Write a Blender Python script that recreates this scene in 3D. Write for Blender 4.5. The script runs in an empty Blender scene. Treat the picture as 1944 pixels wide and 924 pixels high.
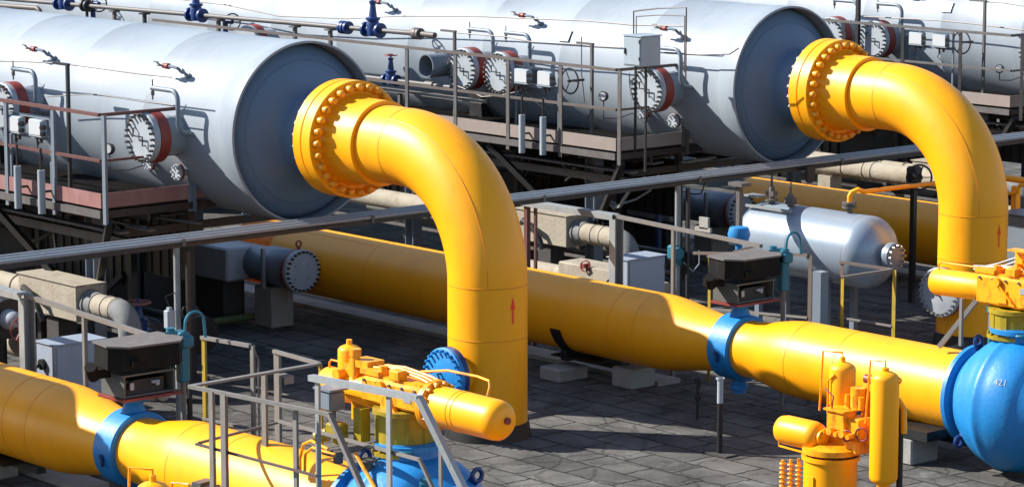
import bpy, bmesh, math, random
from mathutils import Vector, Matrix
random.seed(4)
PI = math.pi; R_ = math.radians
scn = bpy.context.scene
col = scn.collection

# ------------------------------------------------------------------ camera
CAM = Vector((32.093, -24.107, 8.318)); YAW = R_(49.109); PIT = R_(8.923); FPX = 5631.8
cd = bpy.data.cameras.new('camera'); cam = bpy.data.objects.new('camera', cd); col.objects.link(cam)
cam.location = CAM; cam.rotation_euler = (PI/2-PIT, 0, YAW)
cd.sensor_width = 36; cd.lens = FPX/1944*36; cd.clip_start = .5; cd.clip_end = 2000
scn.camera = cam
# ------------------------------------------------------------------ light
SUN_AZ = R_(37.6); SUN_EL = R_(36.0)           # direction towards the sun is (-cos az, -sin az)
w = bpy.data.worlds.new('World'); scn.world = w; w.use_nodes = True
nt = w.node_tree; nt.nodes.clear()
sky = nt.nodes.new('ShaderNodeTexSky'); sky.sky_type = 'NISHITA'; sky.sun_disc = False
sky.sun_elevation = SUN_EL
S_DIR = Vector((-math.cos(SUN_AZ)*math.cos(SUN_EL), -math.sin(SUN_AZ)*math.cos(SUN_EL), math.sin(SUN_EL)))
sky.sun_rotation = math.atan2(S_DIR.x, S_DIR.y)
bg = nt.nodes.new('ShaderNodeBackground'); bg.inputs[1].default_value = .10
sky.dust_density = .4; sky.ozone_density = 1.6
out = nt.nodes.new('ShaderNodeOutputWorld')
nt.links.new(sky.outputs[0], bg.inputs[0]); nt.links.new(bg.outputs[0], out.inputs[0])
sl = bpy.data.lights.new('sun', 'SUN'); sl.energy = 5.0; sl.angle = R_(.5); sl.color = (1, .955, .88)
so = bpy.data.objects.new('sun', sl); col.objects.link(so)
so.rotation_euler = S_DIR.to_track_quat('Z', 'Y').to_euler(); so.location = (-20, -14, 20)
scn.view_settings.view_transform = 'Standard'; scn.view_settings.look = 'None'
scn.view_settings.exposure = 1.0; scn.view_settings.gamma = 1; scn.view_settings.use_curve_mapping = False

# ------------------------------------------------------------------ measuring: turns a picture point into a point on a world plane
FW = Vector((-math.cos(PIT)*math.sin(YAW), math.cos(PIT)*math.cos(YAW), -math.sin(PIT)))
RT = Vector((math.cos(YAW), math.sin(YAW), 0)); UP = RT.cross(FW)
def at(px, py, x=None, y=None, z=None):
    d = FW+RT*((px-972)/FPX)-UP*((py-462)/FPX)
    i, v = (0, x) if x is not None else ((1, y) if y is not None else (2, z))
    return CAM+d*((v-CAM[i])/d[i])
S = 9.426           # spacing of the separator lines

# ------------------------------------------------------------------ materials
def mat(name, c, rough=.5, metal=0., var=.12, scale=3., bump=0., bscale=40., dirt=None, damt=.35, dscale=2.5, coat=0., spec=.5):
    K = 1 if name.startswith('yellow') else .64
    c = tuple(v*K for v in c); dirt = tuple(v*K for v in dirt) if dirt else None
    m = bpy.data.materials.new(name); m.use_nodes = True; n = m.node_tree; b = n.nodes['Principled BSDF']
    b.inputs['Roughness'].default_value = rough; b.inputs['Metallic'].default_value = metal
    b.inputs['Specular IOR Level'].default_value = spec
    if coat: b.inputs['Coat Weight'].default_value = coat; b.inputs['Coat Roughness'].default_value = .15
    tc = n.nodes.new('ShaderNodeNewGeometry')
    no = n.nodes.new('ShaderNodeTexNoise'); no.inputs['Scale'].default_value = scale; no.inputs['Detail'].default_value = 6; no.inputs['Roughness'].default_value = .6
    n.links.new(tc.outputs['Position'], no.inputs['Vector'])
    mx = n.nodes.new('ShaderNodeMix'); mx.data_type = 'RGBA'
    mx.inputs[6].default_value = (*[max(0, v*(1-var*1.6)) for v in c], 1); mx.inputs[7].default_value = (*[min(1, v*(1+var)) for v in c], 1)
    n.links.new(no.outputs[0], mx.inputs[0]); last = mx.outputs[2]
    if dirt:
        n2 = n.nodes.new('ShaderNodeTexNoise'); n2.inputs['Scale'].default_value = dscale; n2.inputs['Detail'].default_value = 9; n2.inputs['Roughness'].default_value = .7
        mp = n.nodes.new('ShaderNodeMapping'); mp.inputs['Scale'].default_value = (1, 1, .45); mp.inputs['Location'].default_value = (3, 7, 1)
        n.links.new(tc.outputs['Position'], mp.inputs[0]); n.links.new(mp.outputs[0], n2.inputs['Vector'])
        rp = n.nodes.new('ShaderNodeValToRGB'); rp.color_ramp.elements[0].position = .5; rp.color_ramp.elements[1].position = .72
        rp.color_ramp.elements[1].color = (damt, damt, damt, 1)
        n.links.new(n2.outputs[0], rp.inputs[0])
        m2 = n.nodes.new('ShaderNodeMix'); m2.data_type = 'RGBA'; m2.inputs[7].default_value = (*dirt, 1)
        n.links.new(rp.outputs[0], m2.inputs[0]); n.links.new(last, m2.inputs[6]); last = m2.outputs[2]
    n.links.new(last, b.inputs['Base Color'])
    rm = n.nodes.new('ShaderNodeMapRange'); rm.inputs[3].default_value = max(.03, rough-.08); rm.inputs[4].default_value = min(1, rough+.1)
    n.links.new(no.outputs[0], rm.inputs[0]); n.links.new(rm.outputs[0], b.inputs['Roughness'])
    if bump:
        nb = n.nodes.new('ShaderNodeTexNoise'); nb.inputs['Scale'].default_value = bscale; nb.inputs['Detail'].default_value = 4
        n.links.new(tc.outputs['Position'], nb.inputs['Vector'])
        bp = n.nodes.new('ShaderNodeBump'); bp.inputs['Strength'].default_value = bump; bp.inputs['Distance'].default_value = .02
        n.links.new(nb.outputs[0], bp.inputs['Height']); n.links.new(bp.outputs[0], b.inputs['Normal'])
    return m
YEL = (.97, .38, .001)
M = dict(
 yellow=mat('yellow_paint', YEL, .42, var=.06, scale=1.6, bump=.05, bscale=6, dirt=(.66, .22, .01), damt=.4, dscale=1.7, spec=.4),
 yellow_seam=mat('yellow_weld', (.74, .25, .004), .5, var=.2, scale=14),
 yellow_old=mat('yellow_machine_paint', (.9, .34, .003), .42, var=.1, scale=9, bump=.08, bscale=30, dirt=(.14, .045, .006), damt=.85, dscale=11),
 olive=mat('shaded_yellow_paint', (.5, .36, .012), .45, var=.18, scale=7, dirt=(.1, .07, .01), damt=.5, dscale=6),  # yellow with the shade on the stem columns put into the colour
 white=mat('vessel_paint', (.40, .455, .515), .48, spec=.3, var=.09, scale=.8, bump=.05, bscale=3, dirt=(.27, .31, .36), damt=.55, dscale=1.1),
 white_seam=mat('vessel_weld', (.37, .42, .475), .55, var=.1),
 dish=mat('end_paint_with_blue_shade', (.16, .265, .40), .45, var=.06, scale=2, bump=.04, bscale=5, dirt=(.16, .2, .26), damt=.35, dscale=1.6, spec=.35),  # blue shade on the vessel ends is put into this colour
 grey=mat('grey_paint', (.24, .29, .35), .42, var=.08, scale=4, dirt=(.2, .19, .18), damt=.35),
 cab2=mat('cabinet_paint_with_shade', (.40, .47, .58), .45, var=.05, dirt=(.3, .3, .3), damt=.3),  # cabinet white with its blue-grey shade put into the colour
 cab=mat('cabinet_grey_paint', (.46, .54, .60), .45, var=.05, dirt=(.4, .4, .38), damt=.3),
 cover=mat('cover_white_paint', (.52, .57, .62), .45, var=.08, dirt=(.3, .28, .26), damt=.4, dscale=8),
 red=mat('red_oxide_paint', (.36, .05, .035), .5, var=.2, scale=8, dirt=(.14, .05, .04), damt=.5),
 redrail=mat('red_rail_paint', (.19, .07, .06), .5, var=.25, scale=9, dirt=(.12, .07, .06), damt=.6),
 pink=mat('faded_red_board', (.40, .18, .165), .6, var=.12, scale=5, dirt=(.5, .4, .38), damt=.5),
 beigeboard=mat('faded_beige_board', (.38, .31, .27), .6, var=.12, scale=5, dirt=(.35, .3, .28), damt=.5),
 blue=mat('bright_blue_paint', (.010, .31, .80), .46, var=.14, scale=4, bump=.16, bscale=22, dirt=(.10, .34, .66), damt=.35),
 navy=mat('navy_valve_paint', (.012, .055, .23), .38, var=.15, dirt=(.05, .08, .16), damt=.5, dscale=8),
 teal=mat('teal_paint', (.02, .22, .32), .42, var=.12, dirt=(.1, .3, .35), damt=.4, dscale=7),
 conduit=mat('pale_conduit', (.42, .45, .48), .4, var=.15, scale=20, dirt=(.3, .29, .28), damt=.6, dscale=5),
 galv=mat('galvanised_steel', (.46, .49, .50), .45, metal=.25, var=.12, scale=12, dirt=(.28, .25, .22), damt=.5, dscale=6),
 steel=mat('weathered_steel', (.18, .17, .165), .55, metal=.2, var=.25, scale=10, dirt=(.16, .09, .06), damt=.6, dscale=6),
 rail=mat('brown_grey_rail', (.17, .14, .125), .55, metal=.1, var=.2, scale=8, dirt=(.2, .11, .07), damt=.6, dscale=6),
 taupe=mat('greige_rail_paint', (.27, .25, .23), .55, var=.15, scale=10, dirt=(.22, .17, .13), damt=.6, dscale=7),
 dark=mat('dark_steel', (.035, .034, .036), .5, metal=.2, var=.3, scale=8, dirt=(.12, .09, .07), damt=.4),
 black=mat('black_bitumen', (.012, .012, .013), .5, var=.2),
 box=mat('dark_cover_with_shade', (.014, .012, .011), .75, spec=.15, var=.3, scale=6, dirt=(.05, .043, .038), damt=.4, dscale=7),  # shade on the cover's faces is put into this dark brown
 boxtop=mat('dusty_box_top', (.19, .165, .15), .7, var=.25, scale=8, dirt=(.30, .27, .25), damt=.6, dscale=9),
 greymetal=mat('grey_sheet', (.15, .15, .135), .55, var=.18, scale=9, dirt=(.15, .14, .12), damt=.5),
 lag=mat('insulation_plaster', (.50, .44, .34), .85, var=.18, scale=5, bump=.4, bscale=18, dirt=(.28, .20, .14), damt=.6, dscale=4),
 lagdark=mat('insulation_plaster_grey', (.27, .28, .28), .8, var=.15, scale=6, bump=.3, bscale=20),
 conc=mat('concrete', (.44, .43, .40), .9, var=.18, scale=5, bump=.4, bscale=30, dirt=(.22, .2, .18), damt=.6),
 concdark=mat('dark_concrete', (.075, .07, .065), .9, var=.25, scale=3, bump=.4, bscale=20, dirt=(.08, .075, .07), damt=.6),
 silver=mat('silver_paint', (.42, .51, .62), .3, metal=.25, var=.06, scale=3, bump=.04, bscale=4, dirt=(.45, .42, .40), damt=.3, dscale=2),
 tube=mat('impulse_tube_steel', (.17, .145, .13), .5, metal=.2, var=.2),
 bolt=mat('zinc_bolt', (.52, .50, .50), .35, metal=.6, var=.2, scale=20),
 glass=mat('gauge_dial', (.75, .77, .78), .2, var=.02),
 redmark=mat('red_mark_paint', (1.4, .05, .01), .5, var=.1),
 wpaint=mat('white_mark_paint', (.5, .62, .75), .5, var=.1),
 yelpost=mat('olive_post_paint', (.55, .38, .03), .5, var=.2, dirt=(.2, .14, .05), damt=.6, dscale=8),
 green=mat('green_pipe_paint', (.13, .17, .06), .6, var=.2),
)
def deck_mat():
    m = mat('grating', (.055, .047, .042), .6, metal=.2, var=.3, scale=4, dirt=(.13, .1, .08), damt=.5)
    return m
M['deck'] = deck_mat()
def ground_mat():
    m = bpy.data.materials.new('worn_paving_slabs'); m.use_nodes = True; n = m.node_tree; b = n.nodes['Principled BSDF']
    L = n.links.new; g = n.nodes.new('ShaderNodeNewGeometry')
    # wobble the coordinates so that the joints are uneven
    wn = n.nodes.new('ShaderNodeTexNoise'); wn.inputs['Scale'].default_value = 5.5; wn.inputs['Detail'].default_value = 5; L(g.outputs['Position'], wn.inputs['Vector'])
    vm = n.nodes.new('ShaderNodeVectorMath'); vm.operation = 'MULTIPLY_ADD'; vm.inputs[1].default_value = (.09, .09, 0); L(wn.outputs['Color'], vm.inputs[0]); L(g.outputs['Position'], vm.inputs[2])
    rot = n.nodes.new('ShaderNodeMapping'); rot.inputs['Rotation'].default_value = (0, 0, R_(1)); L(vm.outputs[0], rot.inputs[0])
    br = n.nodes.new('ShaderNodeTexBrick'); br.offset = .37; br.inputs['Scale'].default_value = 1; br.inputs['Brick Width'].default_value = .86; br.inputs['Row Height'].default_value = .5
    br.inputs['Mortar Size'].default_value = .02; br.inputs['Mortar Smooth'].default_value = .9; br.inputs['Color1'].default_value = (.125, .118, .108, 1); br.inputs['Color2'].default_value = (.082, .078, .073, 1); br.inputs['Mortar'].default_value = (.022, .021, .02, 1)
    L(rot.outputs[0], br.inputs['Vector'])
    n1 = n.nodes.new('ShaderNodeTexNoise'); n1.inputs['Scale'].default_value = .9; n1.inputs['Detail'].default_value = 10; n1.inputs['Roughness'].default_value = .72; L(g.outputs['Position'], n1.inputs['Vector'])
    r1 = n.nodes.new('ShaderNodeMapRange'); r1.inputs[1].default_value = .3; r1.inputs[2].default_value = .72; r1.inputs[3].default_value = .35; r1.inputs[4].default_value = 1.5; L(n1.outputs[0], r1.inputs[0])
    mu = n.nodes.new('ShaderNodeMix'); mu.data_type = 'RGBA'; mu.blend_type = 'MULTIPLY'; mu.inputs[0].default_value = 1; L(br.outputs[0], mu.inputs[6]); L(r1.outputs[0], mu.inputs[7])
    # cracks
    vo = n.nodes.new('ShaderNodeTexVoronoi'); vo.feature = 'DISTANCE_TO_EDGE'; vo.inputs['Scale'].default_value = 1.1
    vm2 = n.nodes.new('ShaderNodeVectorMath'); vm2.operation = 'MULTIPLY_ADD'; vm2.inputs[1].default_value = (.7, .7, 0); L(n1.outputs['Color'], vm2.inputs[0]); L(g.outputs['Position'], vm2.inputs[2]); L(vm2.outputs[0], vo.inputs['Vector'])
    cr = n.nodes.new('ShaderNodeMapRange'); cr.inputs[1].default_value = 0; cr.inputs[2].default_value = .03; cr.inputs[3].default_value = .80; cr.inputs[4].default_value = 1; L(vo.outputs['Distance'], cr.inputs[0])
    mu2 = n.nodes.new('ShaderNodeMix'); mu2.data_type = 'RGBA'; mu2.blend_type = 'MULTIPLY'; mu2.inputs[0].default_value = 1; L(mu.outputs[2], mu2.inputs[6]); L(cr.outputs[0], mu2.inputs[7])
    # pale dust patches
    n3 = n.nodes.new('ShaderNodeTexNoise'); n3.inputs['Scale'].default_value = 1.6; n3.inputs['Detail'].default_value = 12; n3.inputs['Roughness'].default_value = .75; L(rot.outputs[0], n3.inputs['Vector'])
    r3 = n.nodes.new('ShaderNodeMapRange'); r3.inputs[1].default_value = .56; r3.inputs[2].default_value = .72; r3.inputs[3].default_value = 0; r3.inputs[4].default_value = .75; L(n3.outputs[0], r3.inputs[0])
    m3 = n.nodes.new('ShaderNodeMix'); m3.data_type = 'RGBA'; m3.inputs[7].default_value = (.24, .235, .22, 1); L(r3.outputs[0], m3.inputs[0]); L(mu2.outputs[2], m3.inputs[6])
    L(m3.outputs[2], b.inputs['Base Color']); b.inputs['Roughness'].default_value = .95; b.inputs['Specular IOR Level'].default_value = .25
    ad = n.nodes.new('ShaderNodeMath'); ad.operation = 'MULTIPLY_ADD'; ad.inputs[1].default_value = .8; L(n3.outputs[0], ad.inputs[0])
    iv = n.nodes.new('ShaderNodeMath'); iv.operation = 'MULTIPLY'; L(cr.outputs[0], iv.inputs[0]); sb = n.nodes.new('ShaderNodeMath'); sb.operation = 'SUBTRACT'; sb.inputs[0].default_value = 1; L(br.outputs['Fac'], sb.inputs[1]); L(sb.outputs[0], iv.inputs[1]); L(iv.outputs[0], ad.inputs[2])
    bp = n.nodes.new('ShaderNodeBump'); bp.inputs['Strength'].default_value = 1; bp.inputs['Distance'].default_value = .05; L(ad.outputs[0], bp.inputs['Height']); L(bp.outputs[0], b.inputs['Normal'])
    return m
M['ground'] = ground_mat()

# ------------------------------------------------------------------ mesh helpers
def frame(d):
    d = Vector(d).normalized(); a = Vector((0, 0, 1)) if abs(d.z) < .9 else Vector((0, 1, 0))
    u = d.cross(a).normalized(); return u, d.cross(u).normalized()
class MB:
    def __init__(s): s.v = []; s.f = []; s.m = []; s.mi = 0
    def add(s, vs, fs):
        o = len(s.v); s.v += [Vector(v) for v in vs]; s.f += [tuple(i+o for i in f) for f in fs]; s.m += [s.mi]*len(fs); return s
    def box(s, c, d, ax=None, bev=.0):
        c = Vector(c); X, Y, Z = ax if ax else (Vector((1, 0, 0)), Vector((0, 1, 0)), Vector((0, 0, 1)))
        hx, hy, hz = d[0]/2, d[1]/2, d[2]/2
        if bev <= 0:
            vs = [c+X*a*hx+Y*b*hy+Z*e*hz for a in (-1, 1) for b in (-1, 1) for e in (-1, 1)]
            return s.add(vs, [(0, 1, 3, 2), (4, 6, 7, 5), (0, 4, 5, 1), (2, 3, 7, 6), (0, 2, 6, 4), (1, 5, 7, 3)])
        vs = []
        bev = min(bev, hx*.5, hy*.5, hz*.5)
        ring = [(-1, -1), (1, -1), (1, 1), (-1, 1)]
        def rg(z, i):
            o = []
            for a, b in ring:
                p = [(a*(hx-bev-i), b*(hy-i)), (a*(hx-i), b*(hy-bev-i))]
                if a*b > 0: p = [p[1], p[0]] if True else p
                o += [c+X*q[0]+Y*q[1]+Z*z for q in (p if a*b < 0 else p)]
            return o
        def rr(z, i):
            x, y = hx-i, hy-i; b = max(bev-i*.5, .001)
            return [c+X*q[0]+Y*q[1]+Z*z for q in [(-x+b, -y), (x-b, -y), (x, -y+b), (x, y-b), (x-b, y), (-x+b, y), (-x, y-b), (-x, -y+b)]]
        L = [rr(-hz, bev), rr(-hz+bev, 0), rr(hz-bev, 0), rr(hz, bev)]
        for l in L: vs += l
        fs = [tuple(range(7, -1, -1)), tuple(range(24, 32))]
        for k in range(3):
            for i in range(8): fs.append((k*8+i, k*8+(i+1) % 8, (k+1)*8+(i+1) % 8, (k+1)*8+i))
        return s.add(vs, fs)
    def lathe(s, o, d, prof, seg=48, u0=None):
        """prof: (distance along d, radius) pairs; radius 0 closes the end"""
        o = Vector(o); d = Vector(d).normalized(); u, v = frame(d); vs = []; idx = []
        for t, r in prof:
            if r <= 1e-6: idx.append([len(vs)]); vs.append(o+d*t)
            else:
                idx.append(list(range(len(vs), len(vs)+seg)))
                for k in range(seg):
                    a = 2*PI*k/seg; vs.append(o+d*t+(u*math.cos(a)+v*math.sin(a))*r)
        fs = []
        for A, B in zip(idx, idx[1:]):
            if len(A) == 1 and len(B) == 1: continue
            for k in range(seg):
                k2 = (k+1) % seg
                if len(A) == 1: fs.append((A[0], B[k2], B[k]))
                elif len(B) == 1: fs.append((A[k], A[k2], B[0]))
                else: fs.append((A[k], A[k2], B[k2], B[k]))
        return s.add(vs, fs)
    def cyl(s, a, b, r, r2=None, seg=16):
        a = Vector(a); b = Vector(b); L = (b-a).length; r2 = r if r2 is None else r2
        return s.lathe(a, b-a, [(0, 0), (0, r), (L, r2), (L, 0)], seg)
    def capsule(s, a, b, r, seg=28, e=.7):
        a = Vector(a); b = Vector(b); L = (b-a).length; h = r*e; n = 6
        p = [(h-h*math.cos(PI/2*i/n), r*math.sin(PI/2*i/n)) for i in range(n+1)]
        return s.lathe(a, b-a, p+[(L-q[0], q[1]) for q in reversed(p)], seg)
    def ring(s, o, d, r, t, w, seg=40):      # flat ring, inner r-t .. r, width w along d
        return s.lathe(o, d, [(0, r-t), (0, r), (w, r), (w, r-t), (0, r-t)], seg)
    def torus(s, o, d, r, t, seg=32, n=8):
        return s.lathe(o, d, [(t*math.sin(2*PI*i/n), r+t*math.cos(2*PI*i/n)) for i in range(n+1)], seg)
    def tube(s, pts, r, seg=10, caps=True):
        pts = [Vector(p) for p in pts]; pts = [p for i, p in enumerate(pts) if i == 0 or (p-pts[i-1]).length > 1e-4]; n = len(pts)
        tg = [(pts[min(i+1, n-1)]-pts[max(i-1, 0)]).normalized() for i in range(n)]
        u, v = frame(tg[0]); vs = []; fs = []
        for i, p in enumerate(pts):
            u = (u-tg[i]*u.dot(tg[i])).normalized(); v = tg[i].cross(u)
            rr = r[i] if isinstance(r, (list, tuple)) else r
            if 0 < i < n-1:
                c = max(.5, math.sqrt((1+(pts[i]-pts[i-1]).normalized().dot((pts[i+1]-pts[i]).normalized()))/2)); rr = rr
            vs += [p+(u*math.cos(2*PI*k/seg)+v*math.sin(2*PI*k/seg))*rr for k in range(seg)]
        for i in range(n-1):
            for k in range(seg): fs.append((i*seg+k, i*seg+(k+1) % seg, (i+1)*seg+(k+1) % seg, (i+1)*seg+k))
        if caps: fs += [tuple(range(seg-1, -1, -1)), tuple(range((n-1)*seg, n*seg))]
        return s.add(vs, fs)
    def bar(s, a, b, w, h=None, up=(0, 0, 1)):   # rectangular bar from a to b
        a = Vector(a); b = Vector(b); h = h or w; d = (b-a).normalized(); up = Vector(up)
        if abs(d.dot(up)) > .95: up = Vector((0, 1, 0))
        y = up.cross(d).normalized(); z = d.cross(y)
        return s.box((a+b)/2, ((b-a).length, w, h), (d, y, z))
    def angle_iron(s, a, b, w, t=.01, side=(1, 0, 0)):   # L profile
        a = Vector(a); b = Vector(b); d = (b-a).normalized(); x = Vector(side); x = (x-d*x.dot(d)).normalized(); y = d.cross(x)
        s.box((a+b)/2+x*w/2, (w, t, (b-a).length), (x, y, d)); s.box((a+b)/2+y*(w/2+t/2), (t, w, (b-a).length), (x, y, d)); return s
    def build(s, name, m, parent=None, smooth=38):
        me = bpy.data.meshes.new(name); org = parent_world(parent) if parent else Vector((0, 0, 0))
        me.from_pydata([v-org for v in s.v], [], s.f); ms = m if isinstance(m, (list, tuple)) else [m]
        for q in ms: me.materials.append(M[q])
        for p, i in zip(me.polygons, s.m): p.material_index = min(i, len(ms)-1)
        bm = bmesh.new(); bm.from_mesh(me); bmesh.ops.recalc_face_normals(bm, faces=bm.faces); bm.to_mesh(me); bm.free()
        for p in me.polygons: p.use_smooth = True
        me.set_sharp_from_angle(angle=R_(smooth)); me.update()
        o = bpy.data.objects.new(name, me); col.objects.link(o)
        if parent: o.parent = parent
        return o
BASE = {}
def parent_world(p):
    o = Vector((0, 0, 0))
    while p: o += p.location; p = p.parent
    return o
def thing(name, label, cat, loc, group=None):
    o = bpy.data.objects.new(name, None); o.empty_display_size = .2; col.objects.link(o); o.location = Vector(loc)
    tag(o, label, cat, group); return o
def tag(o, label=None, cat=None, group=None, kind=None):
    if label: o['label'] = label
    if cat: o['category'] = cat
    if group: o['group'] = group
    if kind: o['kind'] = kind
    return o
KIDS = {}
def children(o): return [c for c in list(bpy.data.objects) if c.parent == o]
def copy_tree(o, parent=None):
    c = o.copy(); col.objects.link(c)
    if parent: c.parent = parent
    for k in children(o): copy_tree(k, c)
    return c
def dup(o, off, label):
    c = copy_tree(o); c.location = o.location+Vector(off); c['label'] = label; return c
def solo(mb, name, m, label, cat, group=None, smooth=38):
    """a thing that is one mesh: origin moved to its base"""
    o = mb.build(name, m, None, smooth); me = o.data
    lo = Vector((sum(v.co.x for v in me.vertices)/len(me.vertices), sum(v.co.y for v in me.vertices)/len(me.vertices), min(v.co.z for v in me.vertices)))
    for v in me.vertices: v.co -= lo
    o.location = lo; return tag(o, label, cat, group)
def arc(c, a, b, r, t0, t1, n=10):
    c = Vector(c); a = Vector(a); b = Vector(b)
    return [c+a*r*math.cos(t0+(t1-t0)*i/n)+b*r*math.sin(t0+(t1-t0)*i/n) for i in range(n+1)]
X = Vector((1, 0, 0)); Y = Vector((0, 1, 0)); Z = Vector((0, 0, 1))

# ================================================================== the ground
g = MB(); g.add([(-300, -300, 0), (300, -300, 0), (300, 300, 0), (-300, 300, 0)], [(0, 1, 2, 3)])
tag(g.build('ground', 'ground'), kind='structure')

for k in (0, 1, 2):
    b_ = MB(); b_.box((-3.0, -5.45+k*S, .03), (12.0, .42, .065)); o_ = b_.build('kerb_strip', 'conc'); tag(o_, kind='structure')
# ================================================================== separator vessels
ZC = 3.559; RV = 1.239; VX = -24.0
def bolt_obj(name, o, d, r, L, parent, m='yellow_old', dome=True, seg=12):
    b = MB(); p = [(0, 0), (0, r*1.12), (.018, r*1.12), (.022, r)]
    p += [(L-r*.55, r), (L-r*.2, r*.82), (L, r*.4), (L, 0)] if dome else [(L, r), (L, 0)]
    b.lathe(o, d, p, seg); return b.build(name, m, parent)
def bolt_ring(name, o, d, R, r, L, n, parent, m, dome=False, seg=8, ph=0.):
    """n bolts, one object each, sharing one mesh"""
    o = Vector(o); u, v = frame(d); first = None
    for k in range(n):
        a = 2*PI*(k+ph)/n; off = (u*math.cos(a)+v*math.sin(a))*R
        if first is None:
            first = bolt_obj(name, o+off, d, r, L, parent, m, dome, seg); f0 = off
            # local origin at the bolt itself
            c0 = o+off-parent_world(parent)
            for q in first.data.vertices: q.co -= c0
            first.location = c0
        else:
            c = first.copy(); col.objects.link(c); c.location = o+off-parent_world(parent)
def manway(root, x, z, cov='cover', rad=.345, yface=-1.78, n=24, handle=1, bolts=True):
    """horizontal nozzle on the -Y side of the shell; face at yface"""
    c = Vector((x, 0, z)); mb = MB()
    mb.lathe(c+Y*-1.12, -Y, [(0, rad-.075), (-yface-1.12-.17, rad-.075), (-yface-1.12-.15, rad-.05)], 36)
    mb.torus(c+Y*-1.17, -Y, rad-.06, .03)
    mw = mb.build('manway', 'white', root)
    f = MB(); f.lathe(c+Y*(yface+.18), -Y, [(-.075, rad-.09), (-.075, rad+.01), (.085, rad+.01), (.085, rad-.02)], 40); f.build('flange_ring', 'red', mw)
    k = MB(); k.lathe(c+Y*(yface+.09), -Y, [(0, rad-.02), (0, rad), (.075, rad), (.09, rad-.015), (.09, 0)], 40); cv = k.build('cover', ['cover'] if cov == 'cover' else [cov], mw)
    if bolts: bolt_ring('stud', c+Y*(yface), -Y, rad-.035, .019, .065, n, mw, 'steel', False, 6)
    if handle:
        h = MB(); q = c+Y*(yface-.05)
        h.tube([q+Vector((-.12, .05, .12)), q+Vector((-.12, 0, .12)), q+Vector((-.12, 0, .02)), q+Vector((.1, 0, .02)), q+Vector((.1, 0, -.1)), q+Vector((.1, .05, -.1))], .011, 6)
        h.build('davit_handle', 'dark', mw)
    return mw
def small_nozzle(root, p, d, L, r, n=8, red=True):
    p = Vector(p); d = Vector(d); a = MB(); a.cyl(p, p+d*L, r*.5, seg=12)
    nz = a.build('side_nozzle', 'white', root)
    f = MB(); f.cyl(p+d*L, p+d*(L+.035), r, seg=20); f.build('flange_ring', 'red', nz)
    c = MB(); c.cyl(p+d*(L+.037), p+d*(L+.065), r*.98, seg=20); u, v = frame(d)
    for k in range(n):
        q = p+d*(L+.06)+(u*math.cos(2*PI*k/n)+v*math.sin(2*PI*k/n))*r*.75; c.cyl(q, q+d*.04, .014, seg=6)
    c.build('cover', 'cover', nz); return nz
def sample_valve(root, x, th=PI*.80, flip=1):
    """small red valve on an elbow of tube, on the upper flank of the shell"""
    n = Vector((0, math.cos(th), math.sin(th))); p = Vector((x, 0, ZC))+n*RV
    t = MB(); t.tube([p-n*.03, p+n*.12, p+n*.20-X*.03, p+n*.22-X*.10, p+n*.22-X*.2], .022, 8); t.cyl(p-n*.01, p+n*.03, .045, seg=12); t.cyl(p+n*.1, p+n*.16, .035, seg=10)
    v = t.build('sampling_valve', 'grey', root)
    b = MB(); q = p+n*.22-X*.2; b.cyl(q, q-X*.07, .042, seg=12); b.cyl(q-X*.09, q-X*.13, .036, seg=12); b.build('valve_body', 'red', v)
    h = MB(); h.cyl(q-X*.07, q-X*.27, .016, seg=8); h.cyl(q-X*.2, q-X*.2+n*.09, .01, seg=6); h.bar(q-X*.25+n*.09, q-X*.15+n*.09, .014); h.build('valve_handle', 'steel', v)
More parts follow.
